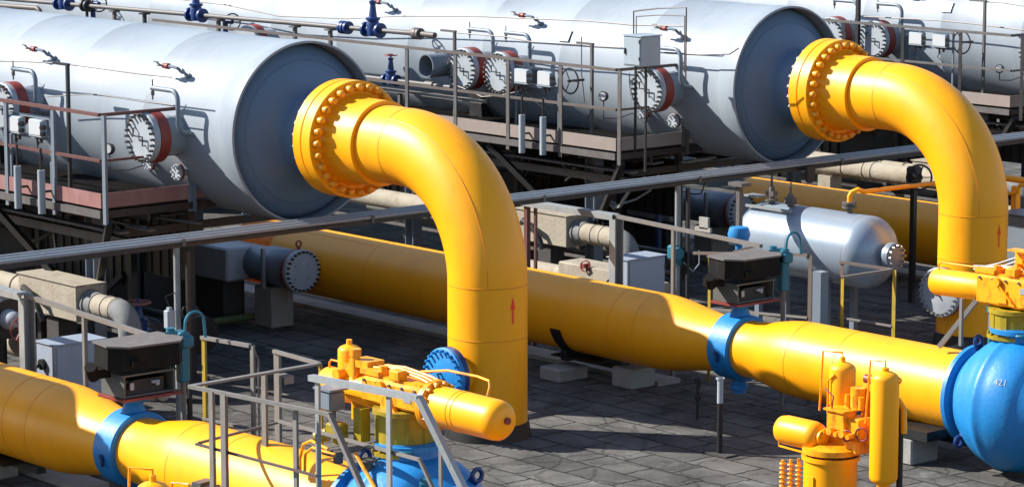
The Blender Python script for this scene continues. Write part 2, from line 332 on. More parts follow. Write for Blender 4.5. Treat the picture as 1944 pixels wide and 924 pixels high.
def vessel(label, k, manways, extra):
    r = thing('separator_vessel', label, 'pressure vessel', (-9, k*S, 0), 'large white separator vessels in parallel rows')
    base = r.location.copy(); r.location = Vector((-9, 0, 0))
    s = MB(); L = -VX
    seams = [x for x in (-.36, -2.15, -4.05, -6.0, -8.0, -10, -12, -14, -16, -18, -20, -22)]
    prof = [(0, 1.1), (0.0, RV-.012)]; cur = 0
    o = Vector((VX, 0, ZC))
    prof = [(-.5, 0), (-.47, .4), (-.36, .75), (-.15, 1.1), (0, RV-.014)]
    for x in reversed(seams):
        t = x-VX; prof += [(t-.022, RV-.014), (t-.012, RV-.0105), (t+.004, RV-.0105), (t+.014, RV-.014)]
    prof = prof[:-1]+[(L-.36+.02, RV), (L-.008, RV), (L, RV-.008), (L, RV-.03), (L-.30, RV-.035)]
    s.lathe(o, X, prof, 128)
    w_ = s; s.mi = 1
    for x in seams[1:]: w_.lathe((x-.014, 0, ZC), X, [(0, RV-.0105), (.004, RV-.009), (.012, RV-.009), (.016, RV-.0105)], 96)
    sh = s.build('shell', ['white', 'white_seam'], r)
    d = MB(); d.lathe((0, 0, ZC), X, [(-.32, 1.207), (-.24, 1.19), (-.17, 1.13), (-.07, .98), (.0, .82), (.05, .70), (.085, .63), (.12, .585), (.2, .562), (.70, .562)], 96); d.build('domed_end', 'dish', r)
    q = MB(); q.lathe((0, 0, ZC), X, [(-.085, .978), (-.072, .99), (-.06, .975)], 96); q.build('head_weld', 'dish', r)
    f = MB(); f.lathe((.72, 0, ZC), X, [(0, .5), (0, .775), (.01, .785), (.165, .785), (.172, .775), (.172, .5)], 96); fl = f.build('nozzle_flange', 'yellow', r)
    if extra: bolt_ring('nut', (.72, 0, ZC), -X, .69, .044, .085, 28, fl, 'steel', False, 6, .5)
    # saddles under the shell
    for x in (-6.3, -15.5):
        q = MB(); n = 14; pts = []
        for i in range(n+1):
            a = PI*(1.5)+(i/n-.5)*R_(130); pts.append((math.cos(a)*(RV+.012), ZC+math.sin(a)*(RV+.012)))
        vs = []; 
        for sx in (-.16, .16):
            vs += [Vector((x+sx, py, pz)) for py, pz in pts]+[Vector((x+sx, 1.05, 1.75)), Vector((x+sx, -1.05, 1.75))]
        m_ = n+3; fs = [tuple(range(m_)), tuple(range(2*m_-1, m_-1, -1))]+[(i, (i+1) % m_, (i+1) % m_+m_, i+m_) for i in range(m_)]
        q.add(vs, fs); q.box((x, 0, 1.72), (.5, 2.3, .06)); q.build('saddle', 'dark', r)
    for x, z in manways: manway(r, x, z, bolts=(x > -8))
    # goosenecks, drain nozzles and sampling valves
    for x, _ in manways:
        if x < -8: continue
        th = R_(143); n = Vector((0, math.cos(th), math.sin(th))); p = Vector((x+.45, 0, ZC))+n*RV
        p = Vector((x+.42, -1.28, ZC+.02))
        t = MB(); t.tube([p+Vector((0, .12, -.05)), p+Vector((0, -.12, -.0)), p+Vector((0, -.18, .1)), p+Vector((0, -.18, .42)), *arc(p+Vector((-.14, -.18, .42)), X, Z, .14, 0, PI/2, 6), p+Vector((-.5, -.18, .56)), p+Vector((-.62, -.18, .56))], .034, 10)
        g_ = t.build('gooseneck_vent', 'grey', r)
        h = MB(); q = p+Vector((-.6, -.18, .56)); h.cyl(q, q-Z*.16, .012, seg=6); h.cyl(q-Z*.04, q-Z*.1, .026, seg=8); h.cyl(q+Z*.03, q+Z*.12, .01, seg=6); h.build('bleed_valve', 'steel', g_)
    small_nozzle(r, (-1.35, -1.0, 2.98), (0, -1, 0), .16, .115)
    small_nozzle(r, (-2.05, -1.05, 3.02), (0, -1, 0), .1, .085, 6)
    for x in (-1.35, -4.75, -8.6): sample_valve(r, x)
    r.location = base; return r
# unit 0 and its neighbours (the one at k=-1 stands just left of the frame and throws the shadow on the nearest pipe)
V0 = vessel('white separator vessel nearest the camera at left, round recessed end and red railed platform', 0, [(-1.36, 3.5), (-4.95, 3.62), (-11, 3.5)], True)
V1 = vessel('white separator vessel in the middle, behind the grey cabinet and the open pipe stub', 1, [(-1.36, 3.5), (-4.92, 3.5), (-5.85, 3.5), (-12, 3.5)], True)
V2 = vessel('white separator vessel farthest back, at the upper right behind the second yellow bend', 2, [(-1.36, 3.5), (-5.2, 3.5), (-6.3, 3.5), (-12, 3.5)], False)
VM = vessel('white separator vessel out of view to the left of the nearest one', -1, [(-1.36, 3.5)], False)
# open pipe stub on vessel 1
t = MB(); c = Vector((-6.42, S, 3.53)); t.lathe(c+Y*-1.15, -Y, [(0, .20), (.95, .20), (.95, .18), (.3, .18), (.3, 0)], 36); t.torus(c+Y*-1.2, -Y, .205, .025)
st = t.build('open_nozzle', 'grey', V1)

def shell_plate(root, k, px, py):
    for yy in [k*S-1.239+.002*i for i in range(600)]:
        p = at(px, py, y=yy)
        if math.hypot(yy-k*S, p.z-ZC) < RV+.002: break
    n = Vector((0, p.y-k*S, p.z-ZC)).normalized(); u = n.cross(X); q = MB(); q.box(p+n*.006, (.24, .2, .01), (X, u, n)); q.build('name_plate', 'conduit', root)
shell_plate(V1, 1, 1073, 68); shell_plate(V2, 2, 1798, 14)
# ================================================================== yellow bends
XP = 3.779; RB = 1.58; RP = .51
def bend(label, k, cover, detail=True):
    r = thing('elbow_pipe', label, 'pipe', (XP, 0, 0), 'big yellow elbow pipes coming down from the vessels')
    f = MB(); f.lathe((.905, 0, ZC), X, [(0, .45), (0, .775), (.008, .785), (.185, .785), (.195, .775), (.195, .62), (.21, .605), (.30, .585), (.42, .572), (.78, .566), (.787, .560), (.787, .48)], 96)
    fl = f.build('weld_neck_flange', 'yellow', r)
    bolt_ring('bolt', (1.098, 0, ZC), X, .70, .051, .115, 28, fl, 'yellow_old', True, 14)
    p = MB(); bx, bz = XP-RB, ZC-RB
    path = [Vector((1.66, 0, ZC)), Vector((1.9, 0, ZC))]+arc((bx, 0, bz), Z, X, RB, 0, PI/2, 40)+[Vector((XP, 0, 1.3)), Vector((XP, 0, .6)), Vector((XP, 0, .05))]
    p.tube(path, RP, 72)
    w_ = p; p.mi = 1
    for o, d in ((Vector((1.695, 0, ZC)), X), (Vector((2.19, 0, ZC)), X), (Vector((XP, 0, 1.97)), Z), (Vector((XP, 0, 1.30)), Z)):
        w_.lathe(o-d*.008, d, [(0, RP-.003), (.003, RP+.0035), (.013, RP+.0035), (.016, RP-.003)], 72)
    # lengthwise seam along the bend
    al = R_(40)
    w_.tube([Vector((bx, 0, bz))+(Z*math.cos(t)+X*math.sin(t))*(RB+RP*math.cos(al))-Y*(RP*math.sin(al)) for t in [PI/2*i/30 for i in range(31)]], .006, 5)
    p.build('pipe', ['yellow', 'yellow_seam'], r)
    b = MB(); b.lathe((XP, 0, 0), Z, [(0, .56), (.04, .555), (.19, .53), (.2, .505)], 64); b.build('base_collar', 'black', r)
    a = MB(); rr = RP+.004
    def cp(s_, z): th = R_(-2)+s_/rr; return (XP+rr*math.cos(th), rr*math.sin(th), z)
    vs = [cp(s_, z) for s_, z in ((-.014, 1.52), (.014, 1.52), (.014, 1.70), (.04, 1.70), (0, 1.87), (-.04, 1.70), (-.014, 1.70))]
    a.add(vs, [(0, 1, 2, 6), (5, 3, 4)]); a.build('direction_arrow', 'redmark', r)
    # blinded branch
    c = Vector((XP, 0, .86)); q = MB(); q.lathe(c-Y*.35, -Y, [(0, .25), (.24, .25), (.26, .27)], 36); br = q.build('branch', 'yellow', r)
    q = MB(); q.lathe(c-Y*.60, -Y, [(0, .2), (0, .365), (.07, .365), (.07, .3)], 40); q.build('flange_ring', 'red' if cover == 'cover' else 'navy', br)
    q = MB(); q.lathe(c-Y*.675, -Y, [(0, .3), (0, .365), (.055, .365), (.062, .355), (.062, 0)], 40); q.build('cover', cover, br)
    bolt_ring('stud', c-Y*.735, -Y, .325, .018, .06, 24, br, cover if cover != 'cover' else 'bolt', False, 6)
    q = MB(); q.tube([c+Vector((-.05, -.74, .03)), c+Vector((-.05, -.79, .03)), c+Vector((-.0, -.79, -.04)), c+Vector((0, -.74, -.04))], .014, 6); q.build('cover_handle', 'dark', br)
    r.location.y = k*S; return r
E0 = bend('large yellow elbow pipe in the centre, blue blind flange low on its side', 0, 'blue')
E1 = bend('large yellow elbow pipe at the right, with a white blind flange low on its side', 1, 'cover')
EM = bend('large yellow elbow pipe out of view beyond the left edge', -1, 'cover')
E2 = bend('large yellow elbow pipe out of view beyond the right edge', 2, 'cover')

# ================================================================== yellow header lines
HY = -5.949; HZ = .865; HR = .518
def header(label, k, xr, xl=-9, full=True):
    r = thing('header_pipe', label, 'pipe', (xr-4, 0, 0), 'yellow header pipes lying along the ground')
    y0 = HY; p = MB()
    def sm(x0, x1, r0, r1, n=12): return [(x0+(x1-x0)*i/n-xl, r0+(r1-r0)*(.5-.5*math.cos(PI*i/n))) for i in range(n+1)]
    prof = [(0, 0), (0, HR)]+[(x-xl, HR) for x in (-6, 0, xr-1.75)]
    prof += sm(xr-1.5, xr-.17, HR, .375)+[(xr+.17-xl, .375)]+sm(xr+.22, xr+1.25, .378, .50)+[(8.86-xl, .50), (8.86-xl, .3)]
    p.lathe((xl, y0, HZ), X, prof, 80)
    w_ = p; p.mi = 1
    for x, rr in ((xr-2.05, HR), (xr-1.55, HR), (xr+1.27, .5), (xr+2.1, .5), (-2.6, HR), (-6, HR)):
        w_.lathe((x, y0, HZ), X, [(0, rr-.003), (.003, rr+.003), (.011, rr+.003), (.014, rr-.003)], 72)
    th = R_(112)
    w_.tube([Vector((x, y0+HR*math.cos(th), HZ+HR*math.sin(th))) for x in (-5.9, -4, -2.7)], .005, 5)
    p.build('pipe', ['yellow', 'yellow_seam'], r)
    # supports: black strap saddle on a concrete block, and the concrete block near the valve
    for x, dx in ((1.75, .55), (8.0, .6)):
        q = MB(); n = 12; A = [Vector((0, y0+math.cos(PI*1.5+(i/n-.5)*R_(150))*(HR+.012), HZ+math.sin(PI*1.5+(i/n-.5)*R_(150))*(HR+.012))) for i in range(n+1)]
        B = [Vector((0, y0+math.cos(PI*1.5+(i/n-.5)*R_(150))*(HR+.03), HZ+math.sin(PI*1.5+(i/n-.5)*R_(150))*(HR+.03))) for i in range(n+1)]
        for i in range(n):
            vs = []
            for sx in (x-.1, x+.1): vs += [Vector((sx, *A[i].yz)), Vector((sx, *A[i+1].yz)), Vector((sx, *B[i+1].yz)), Vector((sx, *B[i].yz))]
            q.add(vs, [(0, 1, 2, 3), (7, 6, 5, 4), (0, 4, 5, 1), (1, 5, 6, 2), (2, 6, 7, 3), (3, 7, 4, 0)])
        q.box((x, y0, .34), (.12, .7, .16)); q.box((x+.3, y0, .26), (dx*2.2, .12, .09)); q.box((x+.2, y0, .315), (.9, .75, .02))
        if x > 5: q.box((x+.25, y0-.45, .40), (1.0, .5, .12))
        q.build('pipe_saddle', 'black', r)
    r.location.y = k*S
    return r
def block(x, y, sx, sy, sz, label, m='conc', rz=0.):
    b = MB(); cx, sn = math.cos(rz), math.sin(rz); b.box((x, y, sz/2+.001), (sx, sy, sz), (Vector((cx, sn, 0)), Vector((-sn, cx, 0)), Z), bev=.02)
    return solo(b, 'concrete_block', m, label, 'concrete block', 'concrete support blocks under the pipes')
header('yellow header pipe in the middle running right to the big blue ball valve', 1, 4.85, -5.0)
header('yellow header pipe at the lower left, ending at the blue dome behind the stair rails', 0, 4.68)
h3 = MB(); h3.lathe((-4.2, HY+2*S, HZ), X, [(0, 0), (0, HR), (15.2, HR), (15.2, 0)], 72)
for x in (-2.9, 3.2, 5.4): h3.lathe((x, HY+2*S, HZ), X, [(0, HR-.003), (.003, HR+.003), (.011, HR+.003), (.014, HR-.003)], 64)
solo(h3, 'header_pipe', 'yellow', 'yellow header pipe farthest back, in the shade behind the silver tank', 'pipe', 'yellow header pipes lying along the ground')

block(1.75, HY+S-.35, .42, .55, .19, 'low concrete block under the middle header pipe, right of the central elbow')
block(2.75, HY+S+.05, .42, .45, .28, 'pale concrete block behind the black saddle of the middle header pipe')
block(8.35, HY+S-.45, .32, .5, .33, 'upright white concrete block under the middle header pipe next to the blue ball valve')
block(8.35, HY+.05, .4, .6, .33, 'concrete block under the lower left header pipe by its blue valve')
block(1.6, HY-.2, .5, .75, .21, 'concrete block under the lower left header pipe near the left edge')

# ================================================================== ring valves with their dark operator boxes
def ring_valve(label, xr, k):
    y0 = HY+k*S; r = thing('control_valve', label, 'valve', (xr, y0, 0), 'blue ring valves with dark operator boxes')
    q = MB(); q.lathe((xr-.19, y0, HZ), X, [(0, .36), (0, .425), (.015, .44), (.355, .44), (.37, .425), (.37, .36)], 72)
    q.cyl((xr, y0, HZ+.38), (xr, y0, 1.46), .1, seg=28); q.cyl((xr, y0, HZ+.4), (xr, y0, HZ+.52), .15, .105, seg=28); q.box((xr, y0, 1.435), (.28, .26, .05), bev=.01)
    q.cyl((xr, y0, HZ-.38), (xr, y0, HZ-.62), .085, seg=24); q.cyl((xr, y0, HZ-.5), (xr, y0, HZ-.56), .12, seg=24)
    q.build('ring_body', 'blue', r)
    l = MB(); n = Vector((0, -math.cos(R_(5)), -math.sin(R_(5)))); c = Vector((xr, y0, HZ))+n*.44
    l.lathe(c-n*.01, n, [(0, .035), (.03, .035), (.03, 0)], 14); l.box(c+Vector((.03, -.02, -.05)), (.035, .03, .11)); l.build('drain_plug', 'navy', r)
    p = MB(); p.box((xr, y0+.1, 1.475), (.5, .82, .03)); p.build('mounting_plate', 'red', r)
    # lower open-fronted housing
    b = MB(); cx, cy, cz = xr-.02, y0+.08, 1.615; dx, dy, dz = .46, .66, .24
    b.box((cx, cy-dy/2, cz), (dx, .02, dz)); b.box((cx, cy+dy/2, cz), (dx, .02, dz)); b.box((cx-dx/2, cy, cz), (.02, dy-.02, dz)); b.box((cx, cy, cz-dz/2+.012), (dx-.02, dy-.02, .02))
    b.box((cx-.02, cy, cz+dz/2+.012), (dx+.06, dy+.08, .022)); lo = b.build('lower_housing', 'greymetal', r)
    b = MB(); b.box((cx+.02, cy-.02, cz-.02), (.3, .5, .16)); b.cyl((cx+.1, cy-.2, cz), (cx+.2, cy-.2, cz), .06, seg=14); b.build('gearbox', 'dark', lo)
    b = MB(); b.box((cx+.19, cy-.22, cz), (.04, .05, .08)); b.build('terminal', 'cover', lo); b = MB(); b.box((cx+.19, cy+.1, cz+.02), (.04, .1, .03)); b.cyl((cx+.17, cy+.12, cz), (cx+.22, cy+.12, cz), .025, seg=10); b.build('terminal', 'cover', lo)
    # upper six-sided cover
    b = MB(); pl = [(-.27, -.44), (.10, -.50), (.30, -.34), (.34, .30), (.16, .46), (-.27, .42)]; z0, z1 = 1.80, 2.07
    A = [Vector((xr+a, y0+.1+c_, z0+.02)) for a, c_ in pl]; B = [Vector((xr+a*.98, y0+.1+c_*.98, z1)) for a, c_ in pl]; n = 6
    b.add(A+B, [tuple(range(5, -1, -1)), tuple(range(6, 12))]+[(i, (i+1) % n, (i+1) % n+n, i+n) for i in range(n)])
    b.bar(Vector((xr+.30, y0-.22, 1.9)), Vector((xr+.33, y0-.12, 1.9)), .1, .07); b.cyl((xr-.1, y0-.45, 1.72), (xr-.02, y0-.55, 1.86), .07, seg=12)
    b.box((xr-.12, y0-.38, 1.76), (.2, .2, .1)); up = b.build('upper_cover', 'box', r)
    b = MB(); A = [Vector((xr+a*1.04, y0+.1+c_*1.03, z1+.002)) for a, c_ in pl]; B = [v+Z*.022 for v in A]
    b.add(A+B, [tuple(range(5, -1, -1)), tuple(range(6, 12))]+[(i, (i+1) % n, (i+1) % n+n, i+n) for i in range(n)]); b.build('lid', 'boxtop', up)
    return r
ring_valve('blue ring valve with dark operator box on the middle header pipe', 4.85, 1)
ring_valve('blue ring valve with dark operator box on the lower left header pipe', 4.63, 0)

# ================================================================== blue ball valves and their yellow actuators
def ball_valve(label, k, zl=2.04):
    y0 = HY+k*S; xb = 9.62; r = thing('ball_valve', label, 'valve', (xb, y0, 0), 'blue ball valves with yellow actuators')
    q = MB(); RR = .83
    prof = [(-.76, .4), (-.76, .60), (-.75, .615), (-.69, .615), (-.68, .60), (-.66, .53), (-.60, .545), (-.56, .60), (-.50, .645), (-.46, .665), (-.44, .668)]
    def sp(t): return math.sqrt(max(RR*RR-t*t, 0))
    prof += [(-.42, .70), (-.40, .715), (-.30, sp(-.30)), (-.2, sp(-.2)), (-.12, sp(-.12)), (-.10, sp(-.1)+.014), (-.04, RR+.014), (-.02, RR), (.08, sp(.08)), (.2, sp(.2)), (.34, sp(.34)), (.42, .70), (.44, .668), (.52, .635), (.6, .56), (.66, .53), (.68, .6), (.76, .6), (.76, .4)]
    q.lathe((xb, y0, HZ+.0), X, prof, 96); q.cyl((xb-.05, y0, HZ+.7), (xb-.05, y0, 1.80), .30, seg=40); q.lathe((xb-.05, y0, 1.74), Z, [(0, .3), (0, .36), (.05, .36), (.05, .2)], 40)
    bd = q.build('body', 'blue', r, 50)
    def lug(p, n, s_=1.):
        n = Vector(n).normalized(); u = n.cross(X).normalized(); l = MB()
        c = Vector(p)+n*.07*s_; l.torus(c+n*.01, X, .062*s_, .024*s_, 24, 8); l.bar(Vector(p)-n*.03, c-n*.03*s_, .1*s_, .045*s_, up=X); l.build('lifting_lug', 'navy', r)
    lug((xb-.52, y0-.18, HZ+.64), (0, -.3, 1)); lug((xb-.48, y0-.5, HZ-.42), (-.1, -.7, -.6)); lug((xb+.50, y0+.35, HZ+.55), (.3, .5, .8))
    l = MB(); c = Vector((xb+.55, y0-.3, HZ+.6)); l.cyl(c, c+Vector((.03, -.03, .08)), .05, seg=12); l.build('drain_fitting', 'teal', r); l = MB(); l.torus(c+Vector((-.4, .1, .28)), Z, .09, .02); l.build('drain_fitting', 'teal', r)
    # extension column
    ax = xb-.12; ay = y0
    q = MB(); q.lathe((ax, ay, 1.66), Z, [(0, .25), (0, .34), (.04, .34), (.045, .305), (zl-1.74, .305), (zl-1.73, .33), (zl-1.68, .33), (zl-1.68, .2)], 48)
    for i in range(10): t_ = 2*PI*i/10; q.box((ax+math.cos(t_)*.305, ay+math.sin(t_)*.305, (zl+1.72)/2), (.02, .02, zl-1.76))
    q.build('stem_column', 'olive', r)
    bolt_ring('bolt', (ax, ay, 1.705), Z, .32, .018, .04, 16, r, 'olive', False, 6)
    # yoke housing
    q = MB(); q.box((ax, ay, (zl+2.40)/2), (.95, .40, 2.40-zl), bev=.03); q.box((ax+.02, ay, 2.41), (.80, .30, .03)); q.box((ax-.05, ay-.21, 2.17), (.15, .02, .15)); q.box((ax-.35, ay, 2.44), (.3, .36, .05))
    hs = q.build('yoke_housing', 'yellow_old', r)
    q = MB()
    for i in range(3): q.tube([(ax-.42, ay-.06+.07*i, 2.47), (ax-.1, ay-.06+.07*i, 2.50), (ax+.3, ay-.06+.07*i, 2.47), (ax+.56, ay-.06+.07*i, 2.42)], .014, 6)
    q.bar((ax-.12, ay-.215, 2.34), (ax+.16, ay-.215, 2.08), .02, .05, up=(0, 1, 0)); q.cyl((ax-.12, ay-.20, 2.34), (ax-.12, ay-.25, 2.34), .055, seg=16)
    q.build('linkage', 'yellow_old', hs)
    q = MB(); q.box((ax+.28, ay-.204, 2.27), (.12, .006, .07)); q.build('name_plate', 'conduit', hs)
    for i in range(5): q = MB(); x_ = ax-.4+.2*i; q.cyl((x_, ay-.2, 2.365), (x_, ay-.222, 2.365), .016, seg=6); q.build('bolt', 'steel', hs)
    q = MB(); q.box((ax+.05, ay-.13, 2.47), (.16, .12, .1), bev=.01); q.build('terminal_block', 'yellow_old', hs); q = MB(); q.cyl((ax-.22, ay-.1, 2.42), (ax-.22, ay-.1, 2.52), .045, seg=14); q.build('breather', 'yellow_old', hs)
    # cylinders left and right
    q = MB(); q.capsule((ax-1.30, ay, 2.18), (ax-.40, ay, 2.20), .165, e=.35); lc = q.build('spring_cylinder', 'yellow', r)
    q = MB(); q.lathe((ax+.46, ay, 2.22), X, [(0, .1), (0, .255), (.03, .255), (.04, .25), (.06, .25), (.07, .2)], 48); fl = q.build('cylinder_flange', 'yellow_old', r)
    bolt_ring('bolt', (ax+.52, ay, 2.22), X, .226, .02, .045, 14, fl, 'yellow_old', False, 6)
    q = MB(); q.lathe((ax+.52, ay, 2.22), X, [(0, .1), (0, .2), (.86, .2), (.93, .192), (.975, .16), (1.0, .12), (1.005, 0)], 56); q.torus((ax+.86, ay, 2.22), X, .2, .006); q.torus((ax+.93, ay, 2.22), X, .2, .006)
    rc = q.build('power_cylinder', 'yellow', r)
    q = MB(); q.cyl((ax+1.5, ay+.02, 2.23), (ax+1.55, ay+.02, 2.23), .035, seg=16); q.build('end_plug', 'red', rc)
    q = MB(); q.tube([(ax+.1, ay+.12, 2.48), (ax+.5, ay+.14, 2.55), (ax+.95, ay+.14, 2.56), (ax+1.15, ay+.12, 2.55), (ax+1.18, ay+.1, 2.5), (ax+1.18, ay+.06, 2.38)], .013, 8); q.build('air_line', 'yellow_old', r); q = MB()
    q.tube([(ax-.5, ay, 2.42), (ax-.62, ay-.02, 2.44), (ax-1.17, ay-.03, 2.43), (ax-1.2, ay-.03, 2.40), (ax-1.2, ay-.03, 2.32)], .011, 8); q.build('air_line', 'yellow_old', r)
    return r, ax, ay
for k, l in ((1, 'yellow outlet pipe beyond the big blue ball valve at the right edge'), (0, 'yellow outlet pipe beyond the blue ball valve at the bottom edge')):
    q = MB(); q.lathe((10.39, HY+k*S, HZ), X, [(0, .3), (0, .5), (9, .5), (9, 0)], 56); solo(q, 'outlet_pipe', 'yellow', l, 'pipe', 'yellow header pipes lying along the ground')
B1, ax, ay = ball_valve('bright blue ball valve at the right edge with its yellow actuator above', 1)
# chalked number on the ball
fc = bpy.data.curves.new('number', 'FONT'); fc.body = '421'; fc.size = .115; fc.extrude = .002; fc.align_x = 'CENTER'
fo = bpy.data.objects.new('number', fc); col.objects.link(fo); bpy.context.view_layer.update()
me = bpy.data.meshes.new_from_object(fo.evaluated_get(bpy.context.evaluated_depsgraph_get())); bpy.data.objects.remove(fo)
me.materials.clear(); me.materials.append(M['wpaint'])
nn = Vector((.299, -.855, .425)).normalized(); xx = Z.cross(nn).normalized(); xx = (xx-nn*xx.dot(nn)).normalized(); yy = nn.cross(xx)
ctr = Vector((9.62, ay, HZ))
for v in me.vertices:
    q = ctr+nn*.83+xx*(v.co.x-.0)+yy*v.co.y; d = q-ctr; q = ctr+d.normalized()*(.8315+v.co.z); v.co = q-B1.location
no = bpy.data.objects.new('painted_number', me); col.objects.link(no); no.parent = B1
B0, ax0, ay0 = ball_valve('bright blue ball valve behind the stair rails at the bottom, under its yellow actuator', 0, 2.14)
# extra pieces seen on the near valve: upright bottle, grey switch box, positioner
q = MB(); q.capsule((ax0-.93, ay0+.02, 2.22), (ax0-.93, ay0+.02, 2.62), .118, e=.5); q.cyl((ax0-.93, ay0+.02, 2.61), (ax0-.93, ay0+.02, 2.67), .03, seg=12); q.build('damper_bottle', 'yellow', B0)
q = MB(); q.cyl((ax0-.70, ay0-.08, 1.9), (ax0-.70, ay0-.08, 2.55), .045, seg=14); q.cyl((ax0-.70, ay0-.08, 2.55), (ax0-.70, ay0-.08, 2.62), .06, seg=14); q.box((ax0-.62, ay0, 2.48), (.3, .22, .07)); q.box((ax0-.8, ay0-.02, 2.38), (.2, .16, .14)); q.cyl((ax0-.88, ay0-.1, 2.34), (ax0-.88, ay0-.2, 2.34), .06, seg=12)
q.build('oil_pump', 'yellow_old', B0)
q = MB(); q.box((ax0-.75, ay0-.36, 2.13), (.24, .2, .2), bev=.02); q.box((ax0-.75, ay0-.36, 2.245), (.28, .24, .02)); sb = q.build('switch_box', 'grey', B0)
q = MB(); q.cyl((ax0-.80, ay0-.36, 1.75), (ax0-.80, ay0-.36, 2.03), .022, seg=8); q.cyl((ax0-.70, ay0-.36, 1.75), (ax0-.70, ay0-.36, 2.03), .022, seg=8)
q.build('bracket_rod', 'greymetal', B0)
q = MB(); q.box((ax0-.68, ay0-.34, 1.84), (.2, .16, .12), bev=.02); q.cyl((ax0-.8, ay0-.36, 1.76), (ax0-.92, ay0-.42, 1.72), .07, seg=14); q.cyl((ax0-.62, ay0-.34, 1.7), (ax0-.62, ay0-.34, 1.8), .08, seg=14); q.box((ax0-.45, ay0-.2, 1.9), (.12, .12, .34)); q.build('regulator', 'olive', B0)
q = MB(); q.tube([(ax0-.62, ay0-.5, 1.66), (ax0-.9, ay0-.5, 1.70), (ax0-1.1, ay0-.45, 1.62), (ax0-1.2, ay0-.42, 1.45), (ax0-1.22, ay0-.4, 1.3)], .016, 8); q.build('air_line', 'yellow_old', B0); q = MB()
q.tube([(ax0-.5, ay0-.5, 1.62), (ax0-.85, ay0-.52, 1.64), (ax0-1.0, ay0-.5, 1.55), (ax0-1.08, ay0-.45, 1.35)], .016, 8); q.build('air_line', 'yellow_old', B0); q = MB()
q.tube([(ax0-.1, ay0-.56, 1.72), (ax0+.5, ay0-.62, 1.25), (ax0+.72, ay0-.64, 1.05)], .02, 8); q.build('air_line', 'yellow_old', B0)
q = MB(); c = Vector((ax0-.02, ay0-.47, 1.55)); q.cyl(c, c+Z*.1, .06, seg=14); q.torus(c+Z*.1, Z, .085, .014); q.build('bleed_fitting', 'greymetal', B0); q = MB(); q.cyl(c+Vector((-.5, .02, -.02)), c+Vector((-.5, .02, .1)), .05, seg=12); q.build('bleed_fitting', 'greymetal', B0)
# pieces on the right-hand valve
q = MB()
for i in range(6): q.cyl((ax-.02+.08*i, ay+.02, 2.5+.05*(i % 3)), (ax-.02+.08*i, ay-.1, 2.5+.05*(i % 3)), .025, seg=10)
q.box((ax+.2, ay+.1, 2.56), (.5, .2, .3), bev=.02); q.box((ax+.15, ay-.05, 2.73), (.4, .16, .02)); q.build('control_block', 'yellow_old', B1)
q = MB()
for i in range(3): q.tube([(ax-.05, ay+.05, 2.62-.05*i), (ax-.3, ay+.02, 2.52-.05*i), (ax-.5, ay+.02, 2.46-.04*i), (ax-.7, ay+.04, 2.44-.02*i)], .012, 6)
q.build('impulse_line', 'grey', B1)
q = MB(); q.bar((ax-1.02, ay-.2, 1.42), (ax-.52, ay-.1, 2.06), .055); q.bar((ax-.55, ay-.35, 1.52), (ax-.55, ay-.35, 2.1), .04); q.bar((ax-.25, ay-.1, 1.6), (ax-.02, ay-.1, 1.98), .05); q.build('actuator_brace', 'taupe', B1)
q = MB(); q.cyl((ax-.38, ay+.0, 1.5), (ax-.38, ay+.0, 2.04), .035, seg=12); q.cyl((ax-.38, ay+.0, 1.92), (ax-.38, ay, 1.99), .06, seg=12); q.build('grease_line', 'teal', B1)

